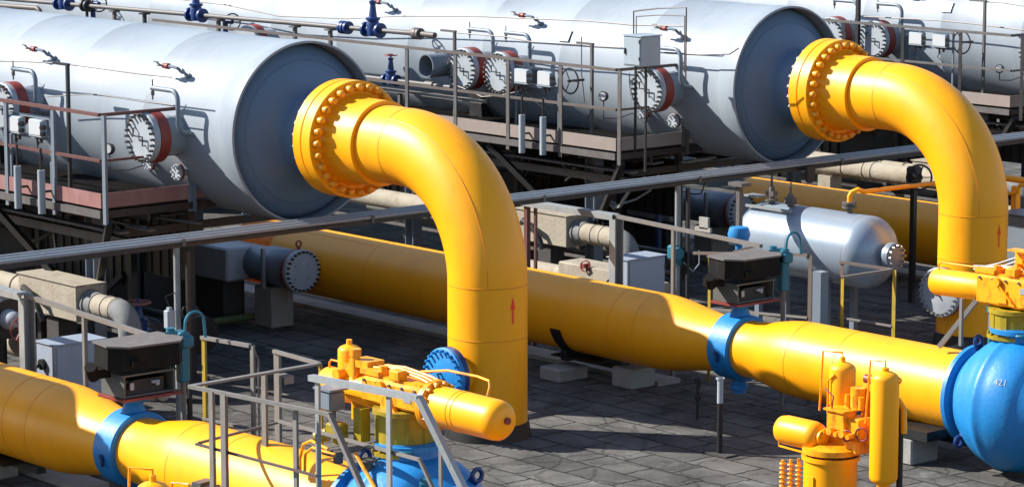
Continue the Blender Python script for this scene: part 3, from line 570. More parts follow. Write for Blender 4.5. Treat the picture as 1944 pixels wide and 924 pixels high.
# ================================================================== upright yellow actuator on its stem in the foreground
def stem_actuator(label, dx, dy):
    P = lambda px, py, y=-1.0: at(px, py, y=y)
    c = P(1577, 870); cx, cy = c.x, -1.0
    r = thing('stem_actuator', label, 'valve actuator', (cx, cy, 0), 'yellow upright actuators on stems')
    q = MB(); zt = P(1577, 862).z
    q.lathe((cx, cy, 0), Z, [(0, .45), (.03, .45), (.03, .29), (zt-.05, .29), (zt-.045, .315), (zt, .315), (zt, .2)], 48)
    q.box((cx, cy-.295, zt-.45), (.06, .02, .5)); st_ = q.build('stem_column', 'yellow', r)
    bolt_ring('bolt', (cx, cy, zt), Z, .27, .02, .035, 16, st_, 'dark', False, 6)
    q = MB(); q.lathe((cx, cy, zt+.03), Z, [(0, .2), (0, .31), (.06, .31), (.07, .24), (.1, .2), (.1, 0)], 40)
    q.box((cx+.12, cy+.22, zt+.13), (.5, .42, .17), bev=.02); q.build('gear_case', 'yellow_old', r)
    # lying cylinder
    a = P(1470, 820); q = MB(); zc_ = zt+.20; yl = cy-.12; xe = cx-.02
    q.lathe((xe-.62, yl, zc_), X, [(-.02, 0), (-.015, .10), (.03, .145), (.10, .16), (.5, .16), (.56, .145), (.60, .10), (.61, 0)], 48)
    q.cyl((xe, yl, zc_), (xe+.04, yl, zc_), .055, seg=20); q.cyl((xe-.01, yl, zc_), (xe+.02, yl, zc_), .085, seg=20)
    q.tube([(xe-.58, yl-.06, zc_-.12), (xe-.58, yl-.06, zc_-.18), (xe-.25, yl-.06, zc_-.19), (xe-.1, yl, zc_-.19)], .012, 6); q.build('lying_cylinder', 'yellow', r)
    # control block between
    q = MB(); bz = zc_+.12
    q.box((cx+.12, cy+.03, bz+.08), (.26, .2, .2), bev=.01); q.box((cx+.12, cy+.03, bz+.195), (.30, .26, .02)); q.box((cx+.32, cy+.1, bz+.02), (.2, .24, .22), bev=.01)
    q.box((cx+.3, cy+.28, bz+.20), (.22, .03, .52)); q.box((cx+.42, cy+.2, bz-.06), (.3, .2, .18), bev=.01)
    for i in range(5): q.cyl((cx+.0+.09*i, cy-.02, bz-.04), (cx+.0+.09*i, cy-.14, bz-.05+.02*(i % 2)), .028+.012*(i % 2), seg=10)
    for i in range(3): q.cyl((cx+.1+.1*i, cy+.14, bz+.2), (cx+.1+.1*i, cy+.14, bz+.34), .03, seg=10)
    q.cyl((cx+.2, cy+.2, bz+.2), (cx+.2, cy+.2, bz+.42), .085, seg=20)
    cb = q.build('control_block', 'yellow_old', r)
    q = MB(); q.torus((cx+.46, cy-.02, bz-.02), Vector((.3, -1, 0)), .07, .012); q.build('fitting_ring', 'red', cb); q = MB(); q.torus((cx+.3, cy-.08, bz-.05), Vector((.3, -1, .2)), .055, .012)
    q.tube([(cx+.05, cy-.05, bz+.2), (cx+.08, cy-.06, bz+.34), (cx-.08, cy-.02, bz+.40)], .01, 6); q.cyl((cx+.38, cy+.12, bz+.56), (cx+.5, cy+.12, bz+.56), .05, seg=12); q.build('fittings', 'red', cb)
    # two upright bottles
    A0 = P(1600, 686, y=cy+.25); q = MB(); q.capsule((A0.x, cy+.25, bz+.12), (A0.x, cy+.25, A0.z), .145, e=.6); q.cyl((A0.x, cy+.25, A0.z-.01), (A0.x, cy+.25, A0.z+.05), .03, seg=12); b1 = q.build('gas_bottle', 'yellow', r)
    q = MB(); q.tube([(A0.x, cy+.25, A0.z+.02), (A0.x, cy+.25, A0.z+.10), (A0.x-.2, cy+.15, A0.z+.10), (A0.x-.22, cy+.13, bz+.1)], .012, 6); q.tube([(A0.x+.02, cy+.1, A0.z-.12), (A0.x-.06, cy+.09, A0.z-.2), (A0.x-.06, cy+.09, bz+.1)], .012, 6); q.build('bottle_line', 'yellow_old', b1)
    T = P(1681, 703, y=cy+.1); Bm = P(1678, 920, y=cy+.1)
    q = MB(); q.capsule((T.x, cy+.1, Bm.z), (T.x, cy+.1, T.z), .152, e=.6); q.cyl((T.x, cy+.1, T.z-.01), (T.x, cy+.1, T.z+.03), .04, seg=12); q.cyl((T.x, cy+.1, Bm.z-.16), (T.x, cy+.1, Bm.z+.02), .07, seg=14)
    q.torus((T.x+.12, cy+.17, T.z-.1), Vector((1, -1, 0)), .03, .01); q.torus((T.x-.16, cy+.05, T.z-.1), Vector((1, -1, 0)), .03, .01); b2 = q.build('gas_bottle', 'yellow', r)
    q = MB(); q.tube([(T.x, cy+.1, T.z+.0), (T.x, cy+.1, T.z+.1), (T.x-.17, cy+.05, T.z+.09), (T.x-.2, cy+.02, bz+.1)], .012, 6); q.build('bottle_line', 'yellow_old', b2)
    # outlet hose and dark post behind
    D = P(1713, 772, y=cy+.3); q = MB(); q.tube([(D.x-.18, cy+.3, D.z+.02), (D.x-.05, cy+.3, D.z+.06), (D.x+.02, cy+.3, D.z-.02), (D.x+.03, cy+.3, D.z-.28)], .035, 10); q.build('outlet_pipe', 'yellow', r)
    q = MB(); q.cyl((D.x-.02, cy+.3, 0), (D.x-.02, cy+.3, D.z-.15), .035, seg=12); q.cyl((D.x-.02, cy+.3, D.z-.16), (D.x-.02, cy+.3, D.z-.0), .03, seg=12); q.build('support_post', 'black', r)
    # stack of springs beside the column
    q = MB()
    for i in range(4):
        px = cx-.52+.09*i; q.cyl((px, cy-.2+.03*i, 0.1), (px, cy-.2+.03*i, zt-.12+.02*i), .018, seg=8)
        for z_ in range(16): q.torus((px, cy-.2+.03*i, zt-.16-.05*z_), Z, .03, .011, 12, 6)
    q.build('tubing_stack', 'yellow_old', r)
    r.location += Vector((dx, dy, 0)); return r
SA = stem_actuator('upright yellow actuator with two tall bottles at the lower right', 0, 0)
tip = at(290, 908, y=-10.42)
r2 = copy_tree(SA); r2['label'] = 'yellow actuator at the bottom left, only its bottle top and wire loop in view'
r2.location = SA.location+Vector((tip.x-at(1600, 686, y=-.75).x, -10.42+.75, 0))
r2.location.z = tip.z-at(1600, 686, y=-.75).z-.02

# ================================================================== access platforms
PY = -2.46; DZ = 2.61; RZ = 3.86; PX = -1.33
def platform(label, k, xl, posts, rm, pm, bm_, sidepost=-.98, midz=3.24):
    r = thing('access_platform', label, 'platform', (-6, k*S-1.6, 0), 'railed walkways along the vessels')
    y = lambda v: v+k*S
    d = MB(); n = int((PX-xl)/.06)
    d.box(((xl+PX)/2, y(-1.62), DZ-.018), (PX-xl-.02, 1.62, .012))
    for i in range(n): d.box((xl+.03+.06*i, y(-1.62), DZ+.0), (.012, 1.62, .022))
    d.build('deck', 'deck', r)
    t = MB(); t.box(((xl+PX)/2, y(PY), DZ+.09), (PX-xl, .012, .2)); t.build('toe_board', bm_, r)
    t = MB(); t.box((PX, y(-1.62), DZ+.09), (.012, 1.66, .2)); t.build('toe_board', bm_, r)
    b = MB(); b.bar((xl, y(PY+.02), DZ-.10), (PX, y(PY+.02), DZ-.10), .09, .1); b.build('edge_beam', 'steel', r)
    b = MB(); b.bar((PX-.02, y(PY), DZ-.10), (PX-.02, y(-.6), DZ-.10), .08, .1); b.build('edge_beam', 'dark', r)
    b = MB()
    x = PX-.9
    while x > xl: b.bar((x, y(PY+.05), DZ-.15), (x, y(.9), DZ-.15), .07, .12); x -= 1.4
    b.bar((xl, y(-.95), DZ-.12), (PX, y(-.95), DZ-.12), .08, .14); b.bar((xl, y(-1.7), DZ-.2), (PX, y(-1.7), DZ-.2), .06, .1); b.build('floor_joist', 'dark', r)
    for x in posts:
        p = MB(); p.angle_iron((x, y(PY-.012), DZ-.22), (x, y(PY-.012), RZ), .075, .01, (1, 0, 0)); p.build('post', pm, r)
    p = MB(); p.angle_iron((PX+.01, y(sidepost), DZ-.18), (PX+.01, y(sidepost), RZ), .075, .01, (0, -1, 0)); p.build('post', pm, r)
    q = MB(); q.bar((xl, y(PY), RZ), (PX, y(PY), RZ), .05, .045); q.build('top_rail', rm, r)
    q = MB(); q.bar((PX+.0, y(PY+.03), RZ), (PX, y(-.72), RZ), .05, .045); q.build('top_rail', rm, r)
    q = MB(); q.bar((xl, y(PY+.01), midz), (PX-.01, y(PY+.01), midz), .035, .04); q.build('mid_rail', rm, r)
    q = MB(); q.bar((PX, y(PY+.03), midz), (PX, y(-.72), midz), .03, .035); q.build('mid_rail', rm, r)
    # columns and braces
    for x in (-2.6, -7.2, -12.0, -16.5):
        if x < xl+.2: continue
        c = MB(); c.box((x, y(-1.75), (DZ-.25)/2), (.2, .015, DZ-.27)); c.box((x-.1, y(-1.75), (DZ-.25)/2), (.015, .2, DZ-.27)); c.box((x+.1, y(-1.75), (DZ-.25)/2), (.015, .2, DZ-.27)); c.build('column', 'grey', r)
        c = MB(); c.bar((x-.1, y(-1.8), .9), (x-1.9, y(PY+.1), DZ-.2), .09, .09); c.bar((x+.1, y(-1.8), 1.2), (x+1.3, y(PY+.1), DZ-.2), .09, .09); c.build('brace', 'black', r)
    # rungs of the second walkway level hanging under the deck
    q = MB(); q.bar((xl, y(PY+.3), DZ-.36), (PX+.1, y(PY+.3), DZ-.36), .16, .03); q.build('cable_ledge', 'steel', r)
    return r
def rpx(*pxs, k=0): return [at(p, {0: 200, 1: 110, 2: 55}[k]+0, y=PY+k*S).x for p in pxs]
platform('red railed walkway with pink toe board on the nearest vessel at left', 0, -9.5, rpx(8, 97, 193, k=0)+[-5.5], 'redrail', 'grey', 'pink')
platform('brown railed walkway along the middle vessel, holding the grey cabinet', 1, -14.0, rpx(770, 862, 962, 1062, 1174, k=1), 'rail', 'steel', 'beigeboard')
platform('dark railed walkway on the farthest vessel at the upper right', 2, -9.0, rpx(1600, 1712, 1822, 1940, k=2), 'steel', 'dark', 'beigeboard')

# transmitter racks on the walkways
def rack(label, k, px, py, extra=0):
    c = at(px, py, y=PY+.12+k*S); x0, y0, z0 = c.x, c.y, c.z
    r = thing('transmitter_rack', label, 'instrument rack', (x0, y0, DZ), 'racks of two pale displays on the walkways')
    q = MB(); q.bar((x0-.52, y0, z0+.15), (x0+.52, y0, z0+.15), .035); q.bar((x0-.52, y0, z0-.13), (x0+.52, y0, z0-.13), .05)
    q.bar((x0-.52, y0, z0+.15), (x0-.52, y0, DZ), .03); q.bar((x0+.52, y0, z0+.15), (x0+.52, y0, DZ), .03); q.build('frame', 'grey', r)
    for s_ in (-.29, .27):
        t = MB(); t.box((x0+s_, y0-.05, z0), (.34, .1, .25), bev=.015); tr = t.build('transmitter', 'cab', r)
        t = MB(); t.box((x0+s_, y0-.105, z0+.01), (.29, .006, .19)); t.build('display', 'glass', tr)
        t = MB(); t.cyl((x0+s_-.05, y0-.03, z0-.1), (x0+s_-.05, y0-.03, z0-.24), .016, seg=8); t.cyl((x0+s_+.05, y0-.03, z0-.1), (x0+s_+.05, y0-.03, z0-.2), .022, seg=8)
        t.cyl((x0+s_+.17, y0-.05, z0+.03), (x0+s_+.2, y0-.12, z0+.03), .035, seg=10); t.cyl((x0+s_+.17, y0-.05, z0-.06), (x0+s_+.2, y0-.12, z0-.06), .03, seg=10)
        t.tube([(x0+s_-.05, y0, z0-.2), (x0+s_-.12, y0, z0-.3), (x0+s_+.02, y0, z0-.38), (x0+s_+.02, y0, z0-.62)], .008, 6); t.build('impulse_fitting', 'dark', tr)
    if k == 0: return r
    t = MB(); hc = Vector((x0+.50, y0+.25, z0-.03)); t.torus(hc, -Y, .2, .014, 28, 6)
    for i in range(3): t.bar(hc, hc+Vector((math.cos(i*2.1)*.2, 0, math.sin(i*2.1)*.2)), .012)
    t.cyl(hc+Y*.3, hc-Y*.04, .02, seg=8); t.build('handwheel', 'dark', r)
    return r
rack('rack of two pale displays above the pink toe board at the left edge', 0, 58, 240)
rack('rack of two pale displays on the middle walkway, between two red blind flanges', 1, 1020, 148)
rack('rack of two pale displays on the farthest walkway at the upper right', 2, 1768, 76)
def condensate_pots(pxs, k, lab):
    for (px, py0, py1), l in zip(pxs, lab):
        a = at(px, py0, y=PY-.16+k*S); b = at(px, py1, y=PY-.16+k*S)
        q = MB(); q.cyl((a.x, a.y, b.z), (a.x, a.y, a.z), .052, seg=18)
        r = solo(q, 'upright_pipe_sleeve', 'cab', l, 'pipe sleeve', 'short upright pale sleeves on the walkway edges')
        q = MB(); q.cyl((a.x, a.y, a.z+.003), (a.x, a.y, a.z+.3), .018, seg=8); q.build('stem', 'dark', r); q = MB(); q.bar((a.x, a.y+.03, (a.z+b.z)/2), (a.x, PY+.0+k*S, (a.z+b.z)/2), .03); q.build('clamp', 'dark', r)
condensate_pots([(33, 315, 395), (78, 323, 405)], 0, ['short pale upright sleeve on the pink toe board, left one of the pair', 'short pale upright sleeve on the pink toe board, right one of the pair'])
condensate_pots([(991, 218, 290), (1031, 222, 294)], 1, ['short pale upright sleeve on the beige toe board, left one of the pair', 'short pale upright sleeve on the beige toe board, right one of the pair'])

# slim posts with a bracket on the walkways, gauges and impulse lines
def wpost(name, label, cat, px, pyt, k, yy, zb=DZ, w_=.045, m='dark', grp='slim posts on the walkways', arm=-.35):
    t = at(px, pyt, y=yy+k*S); q = MB(); q.bar((t.x, t.y, zb), (t.x, t.y, t.z), w_)
    o = solo(q, name, m, label, cat, grp)
    q = MB(); q.bar((t.x+.03, t.y, t.z+.015), (t.x+arm, t.y, t.z+.015), .05, .035); q.build('bracket', m, o); return o
wpost('slim_post', 'slim dark post with a bracket on the nearest walkway at left', 'post', 128, 125, 0, -1.75, m='dark')
wpost('slim_post', 'slim grey post on the middle walkway, left of the grey cabinet', 'post', 1124, 86, 1, -1.75, m='steel')
wpost('slim_post', 'slim grey post above the two left blind flanges of the middle vessel', 'post', 863, 62, 1, -1.75, m='steel')
wpost('slim_post', 'slim dark post crossing the farthest vessel at the upper right', 'post', 1870, 4, 2, -1.75, m='steel')
wpost('slim_post', 'thick dark post rising behind the rim of the middle vessel', 'post', 1630, -20, 2, -1.9, w_=.07, m='dark')
q = None
def gauge(label, k, px, py, yy=-1.7):
    c = at(px, py, y=yy+k*S); r = thing('pressure_gauge', label, 'gauge', (c.x, c.y, DZ), 'round pressure gauges on stalks')
    nrm = Vector((.3, -.93, .1)).normalized()
    q = MB(); q.lathe(c-nrm*.03, nrm, [(0, 0), (0, .075), (.06, .08), (.06, .062)], 28); gc = q.build('case', 'dark', r)
    q = MB(); q.lathe(c+nrm*.0, nrm, [(0, .061), (.045, .061), (.045, 0)], 24); q.build('dial', 'glass', gc)
    q = MB(); q.cyl((c.x, c.y, DZ+.35), (c.x, c.y, c.z-.07), .01, seg=8); q.tube([(c.x, c.y, DZ+.35), (c.x+.02, c.y+.3, DZ+.33), (c.x+.03, c.y+.65, DZ+.4)], .01, 6); q.build('stalk', 'tube', r)
gauge('round pressure gauge left of the red blind flange on the nearest vessel', 0, 208, 283)
gauge('round pressure gauge below the grey cabinet on the middle walkway', 1, 1146, 183)
gauge('round pressure gauge by the farthest vessel at the right edge', 2, 1898, 131)
def tubing(label, pts, r=.011, m='tube', name='impulse_tube', cat='tube', grp='thin impulse tubes strung along the vessels'):
    q = MB(); q.tube(pts, r, 6); return solo(q, name, m, label, cat, grp)
def P3(lst, k, y): return [at(px, py, y=y+k*S) for px, py in lst]
tubing('upper thin tube strung across the nearest vessel', P3([(-10, 116), (60, 118), (120, 121), (200, 132), (260, 140), (325, 147)], 0, -1.55))
tubing('lower thin tube strung across the nearest vessel', P3([(90, 184), (150, 180), (190, 180), (250, 190), (330, 200)], 0, -1.5), .009)
tubing('upper thin tube strung high across the middle vessel', P3([(330, -2), (430, 10), (530, 31), (660, 36), (760, 31), (920, 32), (1010, 36), (1115, 40), (1200, 48), (1300, 50)], 1, -1.5), .012)
tubing('middle thin tube strung across the middle vessel right of the slim post', P3([(868, 63), (960, 70), (1010, 80), (1100, 85), (1124, 88), (1180, 91)], 1, -1.6), .011)
tubing('thin tube running along the rim side of the middle vessel', P3([(1262, 100), (1330, 104), (1385, 103), (1402, 92)], 1, -1.4), .012)
tubing('upper thin tube strung across the farthest vessel', P3([(1640, 32), (1720, 36), (1790, 40), (1850, 46), (1944, 58)], 2, -1.55), .012)
tubing('short thin tube beside the slim post on the farthest vessel', P3([(1870, 4), (1905, 6), (1950, 13)], 2, -1.7), .011)
tubing('sagging thin tube below the two left blind flanges of the middle vessel', P3([(860, 160), (890, 172), (915, 184), (945, 182), (975, 176), (1000, 172)], 1, -2.3), .01)
tubing('zig-zag thin tube hanging in front of the middle vessel', P3([(1104, 70), (1104, 140), (1110, 195), (1125, 208), (1106, 240)], 1, -1.7), .009)

# grey cabinet with conduit loops above it
def cabinet():
    a = at(1178, 62, y=PY+S+.12); c = at(1217, 126, y=PY+S+.1)
    W, D_, H = .40, .42, .46; x0, y0 = -.80-.33, PY+S-.02; z0 = c.z
    x1 = at(1217, 100, y=y0).x; r = thing('grey_cabinet', 'pale grey equipment cabinet on a post above the rail of the middle walkway', 'cabinet', (x1-W/2, y0+D_/2, DZ))
    q = MB(); q.box((x1-W/2, y0+D_/2, z0+H/2), (W, D_, H), bev=.012); bd = q.build('body', 'cab', r)
    q = MB(); q.box((x1-W/2, y0+D_/2, z0+H+.008), (W+.03, D_+.03, .016)); q.build('lid', 'cab', bd)
    q = MB(); q.box((x1-W/2, y0-.006, z0+H/2), (W-.05, .01, H-.06)); q.build('door', 'cab', bd)
    q = MB(); q.box((x1-W+.06, y0-.02, z0+H/2), (.02, .025, .09)); q.build('handle', 'dark', bd)
    for hz in (.1, .36): q = MB(); q.cyl((x1-.03, y0-.014, z0+hz), (x1-.03, y0-.014, z0+hz+.05), .012, seg=8); q.build('hinge', 'steel', bd)
    q = MB(); q.bar((x1-.1, y0+.2, DZ-.3), (x1-.1, y0+.2, z0-.003), .03); q.bar((x1-.33, y0+.2, DZ), (x1-.33, y0+.2, z0-.003), .03); q.build('post', 'dark', r)
    for (l, h, w_) in (((1203, 62), (1203, 22), 1303), ((1208, 62), (1208, 32), 1300)):
        A = at(*l, y=y0+.25); B = at(*h, y=y0+.25); Cc = at(w_, h[1]-7 if w_ == 1303 else h[1]-1, y=y0+.25); q = MB()
        q.tube([A-Z*.05, B, B+(Cc-B)*.45+Z*.02, Cc, Vector((Cc.x, Cc.y, 3.75 if w_ == 1303 else 3.9))], .012 if w_ == 1303 else .009, 8); q.build('conduit_loop', 'rail', r)
cabinet()

# ================================================================== high gas pipe with navy valves behind the nearest vessel
YU = 7.5
a = at(-40, -6, y=YU); b = at(790, 64, y=YU); z_u = lambda x: a.z+(b.z-a.z)*(x-a.x)/(b.x-a.x)
r = thing('high_gas_pipe', 'weathered grey pipe running high behind the nearest vessel, carrying navy valves', 'pipe', (b.x-3, YU, 0))
q = MB(); q.tube([(a.x-3, YU, z_u(a.x-3)), (b.x-.1, YU, z_u(b.x-.1))], .042, 14); gp = q.build('pipe', 'steel', r)
q = MB(); q.tube([(at(85, 0, y=YU).x, YU-.0, 4.3), (at(130, 8, y=YU).x, YU, z_u(-15.5)+.18)], .05, 10); 
q = MB(); e = Vector((b.x, YU, z_u(b.x))); q.cyl(e-X*.28, e-X*.04, .04, .055, seg=14); q.cyl(e-X*.04, e+X*.05, .1, seg=16); q.cyl(e+X*.07, e+X*.12, .1, seg=16); q.cyl(e+X*.1, e+X*.5, .05, seg=14); q.build('end_flange', 'rail', r)
for px in (218, 275, 415, 560, 627):
    p = at(px, 60, y=YU); q = MB(); zz = z_u(p.x); q.bar((p.x, YU, zz-.05), (p.x, YU, DZ), .06); q.bar((p.x-.08, YU, zz-.06), (p.x+.08, YU, zz-.06), .16, .03); q.build('prop', 'steel' if px != 275 else 'dark', r)
def gate_valve(label, p, s_=1., wheel='dark', body='navy', up=1.0, stand=None):
    p = Vector(p); r = thing('gate_valve', label, 'valve', p, 'small gate valves on the thin pipes')
    q = MB(); q.cyl(p-X*.22*s_, p+X*.22*s_, .07*s_, seg=16)
    for t in (-.2, .17): q.cyl(p+X*t*s_, p+X*(t+.045)*s_, .125*s_, seg=20)
    q.lathe(p-Z*.1*s_, Z, [(0, 0), (0, .09*s_), (.2*s_, .11*s_), (.25*s_, .09*s_), (.26*s_, .12*s_), (.30*s_, .12*s_), (.31*s_, .07*s_), (.52*s_*up, .045*s_), (.53*s_*up, .06*s_), (.57*s_*up, .06*s_), (.58*s_*up, .02*s_), (.66*s_*up, .018*s_), (.66*s_*up, 0)], 20)
    q.build('body', body, r)
    h = p+Z*(.53*s_*up); q = MB(); q.torus(h, Z, .13*s_, .014*s_, 24, 6)
    for i in range(4): q.bar(h, h+Vector((math.cos(i*PI/2+.4), math.sin(i*PI/2+.4), 0))*.13*s_, .016*s_)
    q.build('handwheel', wheel, r)
    if stand: q = MB(); q.bar((p.x, p.y, 0), (p.x, p.y, p.z-.1*s_), .05); q.build('stand', 'dark', r)
    return r
for px, l in ((708, 'navy gate valve on the high pipe, above the rim of the nearest vessel'), (373, 'navy gate valve on the high pipe, second from the right, cut by the top edge'), (122, 'navy gate valve on the high pipe near the top left corner')):
    p = at(px, 60, y=YU); gate_valve(l, (p.x, YU, z_u(p.x)), 1.05)
p = at(655, 56, y=YU); q = MB(); c = Vector((p.x, YU, z_u(p.x)))
for t in (-.1, -.03, .06): q.cyl(c+X*t, c+X*(t+.05), .115, seg=20)
solo(q, 'pipe_flange', 'navy', 'dark navy flange pair on the high pipe left of the tallest gate valve', 'flange', 'bare flanges on the high pipe')
p = at(165, 20, y=YU); q = MB(); c = Vector((p.x, YU, z_u(p.x)))
for t in (-.1, .03): q.cyl(c+X*t, c+X*(t+.05), .12, seg=20)
q.cyl(c, c-Z*.35, .03, seg=8); q.tube([c-Z*.3, c-Z*.3+X*.2, c-Z*.45+X*.3], .02, 6)
solo(q, 'pipe_flange', 'dark', 'dark flange pair on the high pipe near the top left', 'flange', 'bare flanges on the high pipe')
for px, py, l in ((188, 8, 'small black handwheel ring behind the high pipe at the top left'), (441, 42, 'small black handwheel ring on a grey stem behind the high pipe')):
    c = at(px, py, y=YU+.15); q = MB(); q.torus(c, Vector((1, -.4, 0)), .15, .014, 26, 6)
    for i in range(3):
        d = Vector((.37, .93, 0))*math.cos(i*2.1)+Z*math.sin(i*2.1); q.bar(c, c+d*.15, .014)
    o = solo(q, 'handwheel', 'dark', l, 'handwheel', 'black handwheels on edge')
    q = MB(); q.cyl(c, c-X*.25, .045, seg=12); q.cyl(c-X*.22-Z*.3, c-X*.22+Z*.05, .05, seg=12); q.build('stem', 'navy', o)
# second, lower line with its valve
yl = 7.35; c = at(742, 152, y=yl)
q = MB(); q.tube([(c.x-1.0, yl, c.z), (c.x+1.6, yl, c.z)], .035, 10); q.cyl((c.x+.95, yl, c.z), (c.x+1.15, yl, c.z), .06, seg=12)
solo(q, 'low_gas_pipe', 'steel', 'short weathered pipe with a navy valve left of the open pipe stub', 'pipe')
gate_valve('navy gate valve with red wheel left of the open pipe stub', c, .8, 'red')
q = MB(); q.box((c.x+.9, yl-.2, c.z-.14), (3.6, .12, .05)); o = solo(q, 'pipe_bench', 'taupe', 'pale channel beam carrying the short pipe left of the open stub', 'beam')
q = MB(); q.bar((c.x-.02, yl-.2, DZ), (c.x-.02, yl-.2, c.z-.168), .09); q.build('leg', 'dark', o)
q = MB(); q.bar((c.x+.5, yl-.2, DZ), (c.x+.5, yl-.2, c.z-.168), .06); q.build('leg', 'steel', o)
# top-left corner behind the nearest vessel
p0 = at(-10, 12, y=6.9)
q = MB(); q.tube([(p0.x-1, 6.9, p0.z), (p0.x+1.55, 6.9, p0.z+.05), *arc((p0.x+1.55, 6.9, p0.z-.12), X, Z, .17, PI/2, 0, 5), (p0.x+1.72, 6.9, p0.z-.5)], .05, 10)
solo(q, 'bent_pipe', 'rail', 'dark bent pipe at the very top left corner', 'pipe')
q = MB(); q.bar((p0.x-.2, 7.0, 0), (p0.x-.2, 7.0, p0.z+.15), .18); solo(q, 'yellow_post', 'yelpost', 'bright yellow post at the very top left corner', 'post')

# ================================================================== cable tray crossing everything
r = thing('cable_tray', 'long tray of three pale conduits over a dark channel, crossing the whole picture', 'cable tray', (.72, 10, 2.3))
for i, dx in enumerate((-.07, 0, .07)):
    q = MB(); q.tube([(.70+dx, -16, 2.475-.022*i), (.70+dx, 4, 2.47-.022*i), (.70+dx, 13, 2.48-.022*i), (.70+dx, 22, 2.47-.022*i), (.70+dx, 40, 2.475-.022*i)], .027, 12); q.build('conduit', 'conduit', r)
q = MB(); q.box((.70, 12, 2.385), (.20, 56, .02)); q.box((.79, 12, 2.36), (.015, 56, .03)); q.box((.61, 12, 2.36), (.015, 56, .03)); q.build('channel', 'dark', r)
q = MB()
for i in range(18): q.box((.70, -15+3.1*i, 2.405), (.22, .05, .10))
tag(q.build('strap', 'steel', r), kind='stuff')
def tray_pole(label, y, dev):
    q = MB(); q.cyl((.72, y, 0), (.72, y, 2.38), .042, seg=14); o = solo(q, 'tray_pole', 'galv', label, 'pole', 'poles under the cable tray')
    q = MB(); q.bar((.86, y+.07, 0), (.86, y+.07, 2.3), .05); q.build('back_strut', 'dark', o)
    if dev == 0:
        q = MB(); q.box((.74, y-.14, 1.42), (.1, .12, .24), bev=.01); q.box((.74, y-.14, 1.56), (.06, .05, .03)); q.build('junction_box', 'cab', o)
        q = MB(); q.torus((.86, y+.10, 1.50), Vector((1, -.6, 0)), .1, .012); q.tube([(.86, y+.1, 1.4), (.88, y+.14, 1.1), (.8, y+.05, .9)], .01, 6); q.tube([(.74, y-.14, 1.58), (.74, y-.2, 1.72), (.72, y-.04, 1.75)], .008, 6); q.build('cable_coil', 'dark', o)
    else:
        q = MB(); q.box((.74, y-.1, 1.35), (.16, .16, .22), bev=.03); q.cyl((.8, y-.1, 1.35), (.9, y-.14, 1.35), .085, seg=20); q.box((.74, y-.02, 1.2), (.1, .1, .1)); q.build('junction_box', 'teal', o)
        q = MB(); q.tube([(.85, y, 1.2), (.9, y+.15, 1.05), (.9, y+.28, 1.15), (.88, y+.3, 1.35)], .01, 6); q.build('cable_coil', 'galv', o)
tray_pole('pale pole under the cable tray with a small white junction box, behind the teal unit', -2.66, 0)
tray_pole('pale pole under the cable tray with a round blue-grey junction box', 6.32, 1)
p = at(1470, 330, x=.72)
q = MB(); q.cyl((.72, 15.6, 0), (.72, 15.6, 2.38), .042, seg=12); solo(q, 'tray_pole', 'galv', 'pole under the cable tray far back behind the second elbow pipe', 'pole', 'poles under the cable tray')
q = MB(); c = at(1538, 340, x=.9); q.lathe(c-X*.03+Z*.02, X, [(0, 0), (0, .085), (.05, .085), (.05, 0)], 20); q.box(c+Z*.1, (.05, .17, .2)); solo(q, 'round_ended_lug', 'dark', 'dark round-ended plate hanging under the cable tray before the farthest header pipe', 'plate')

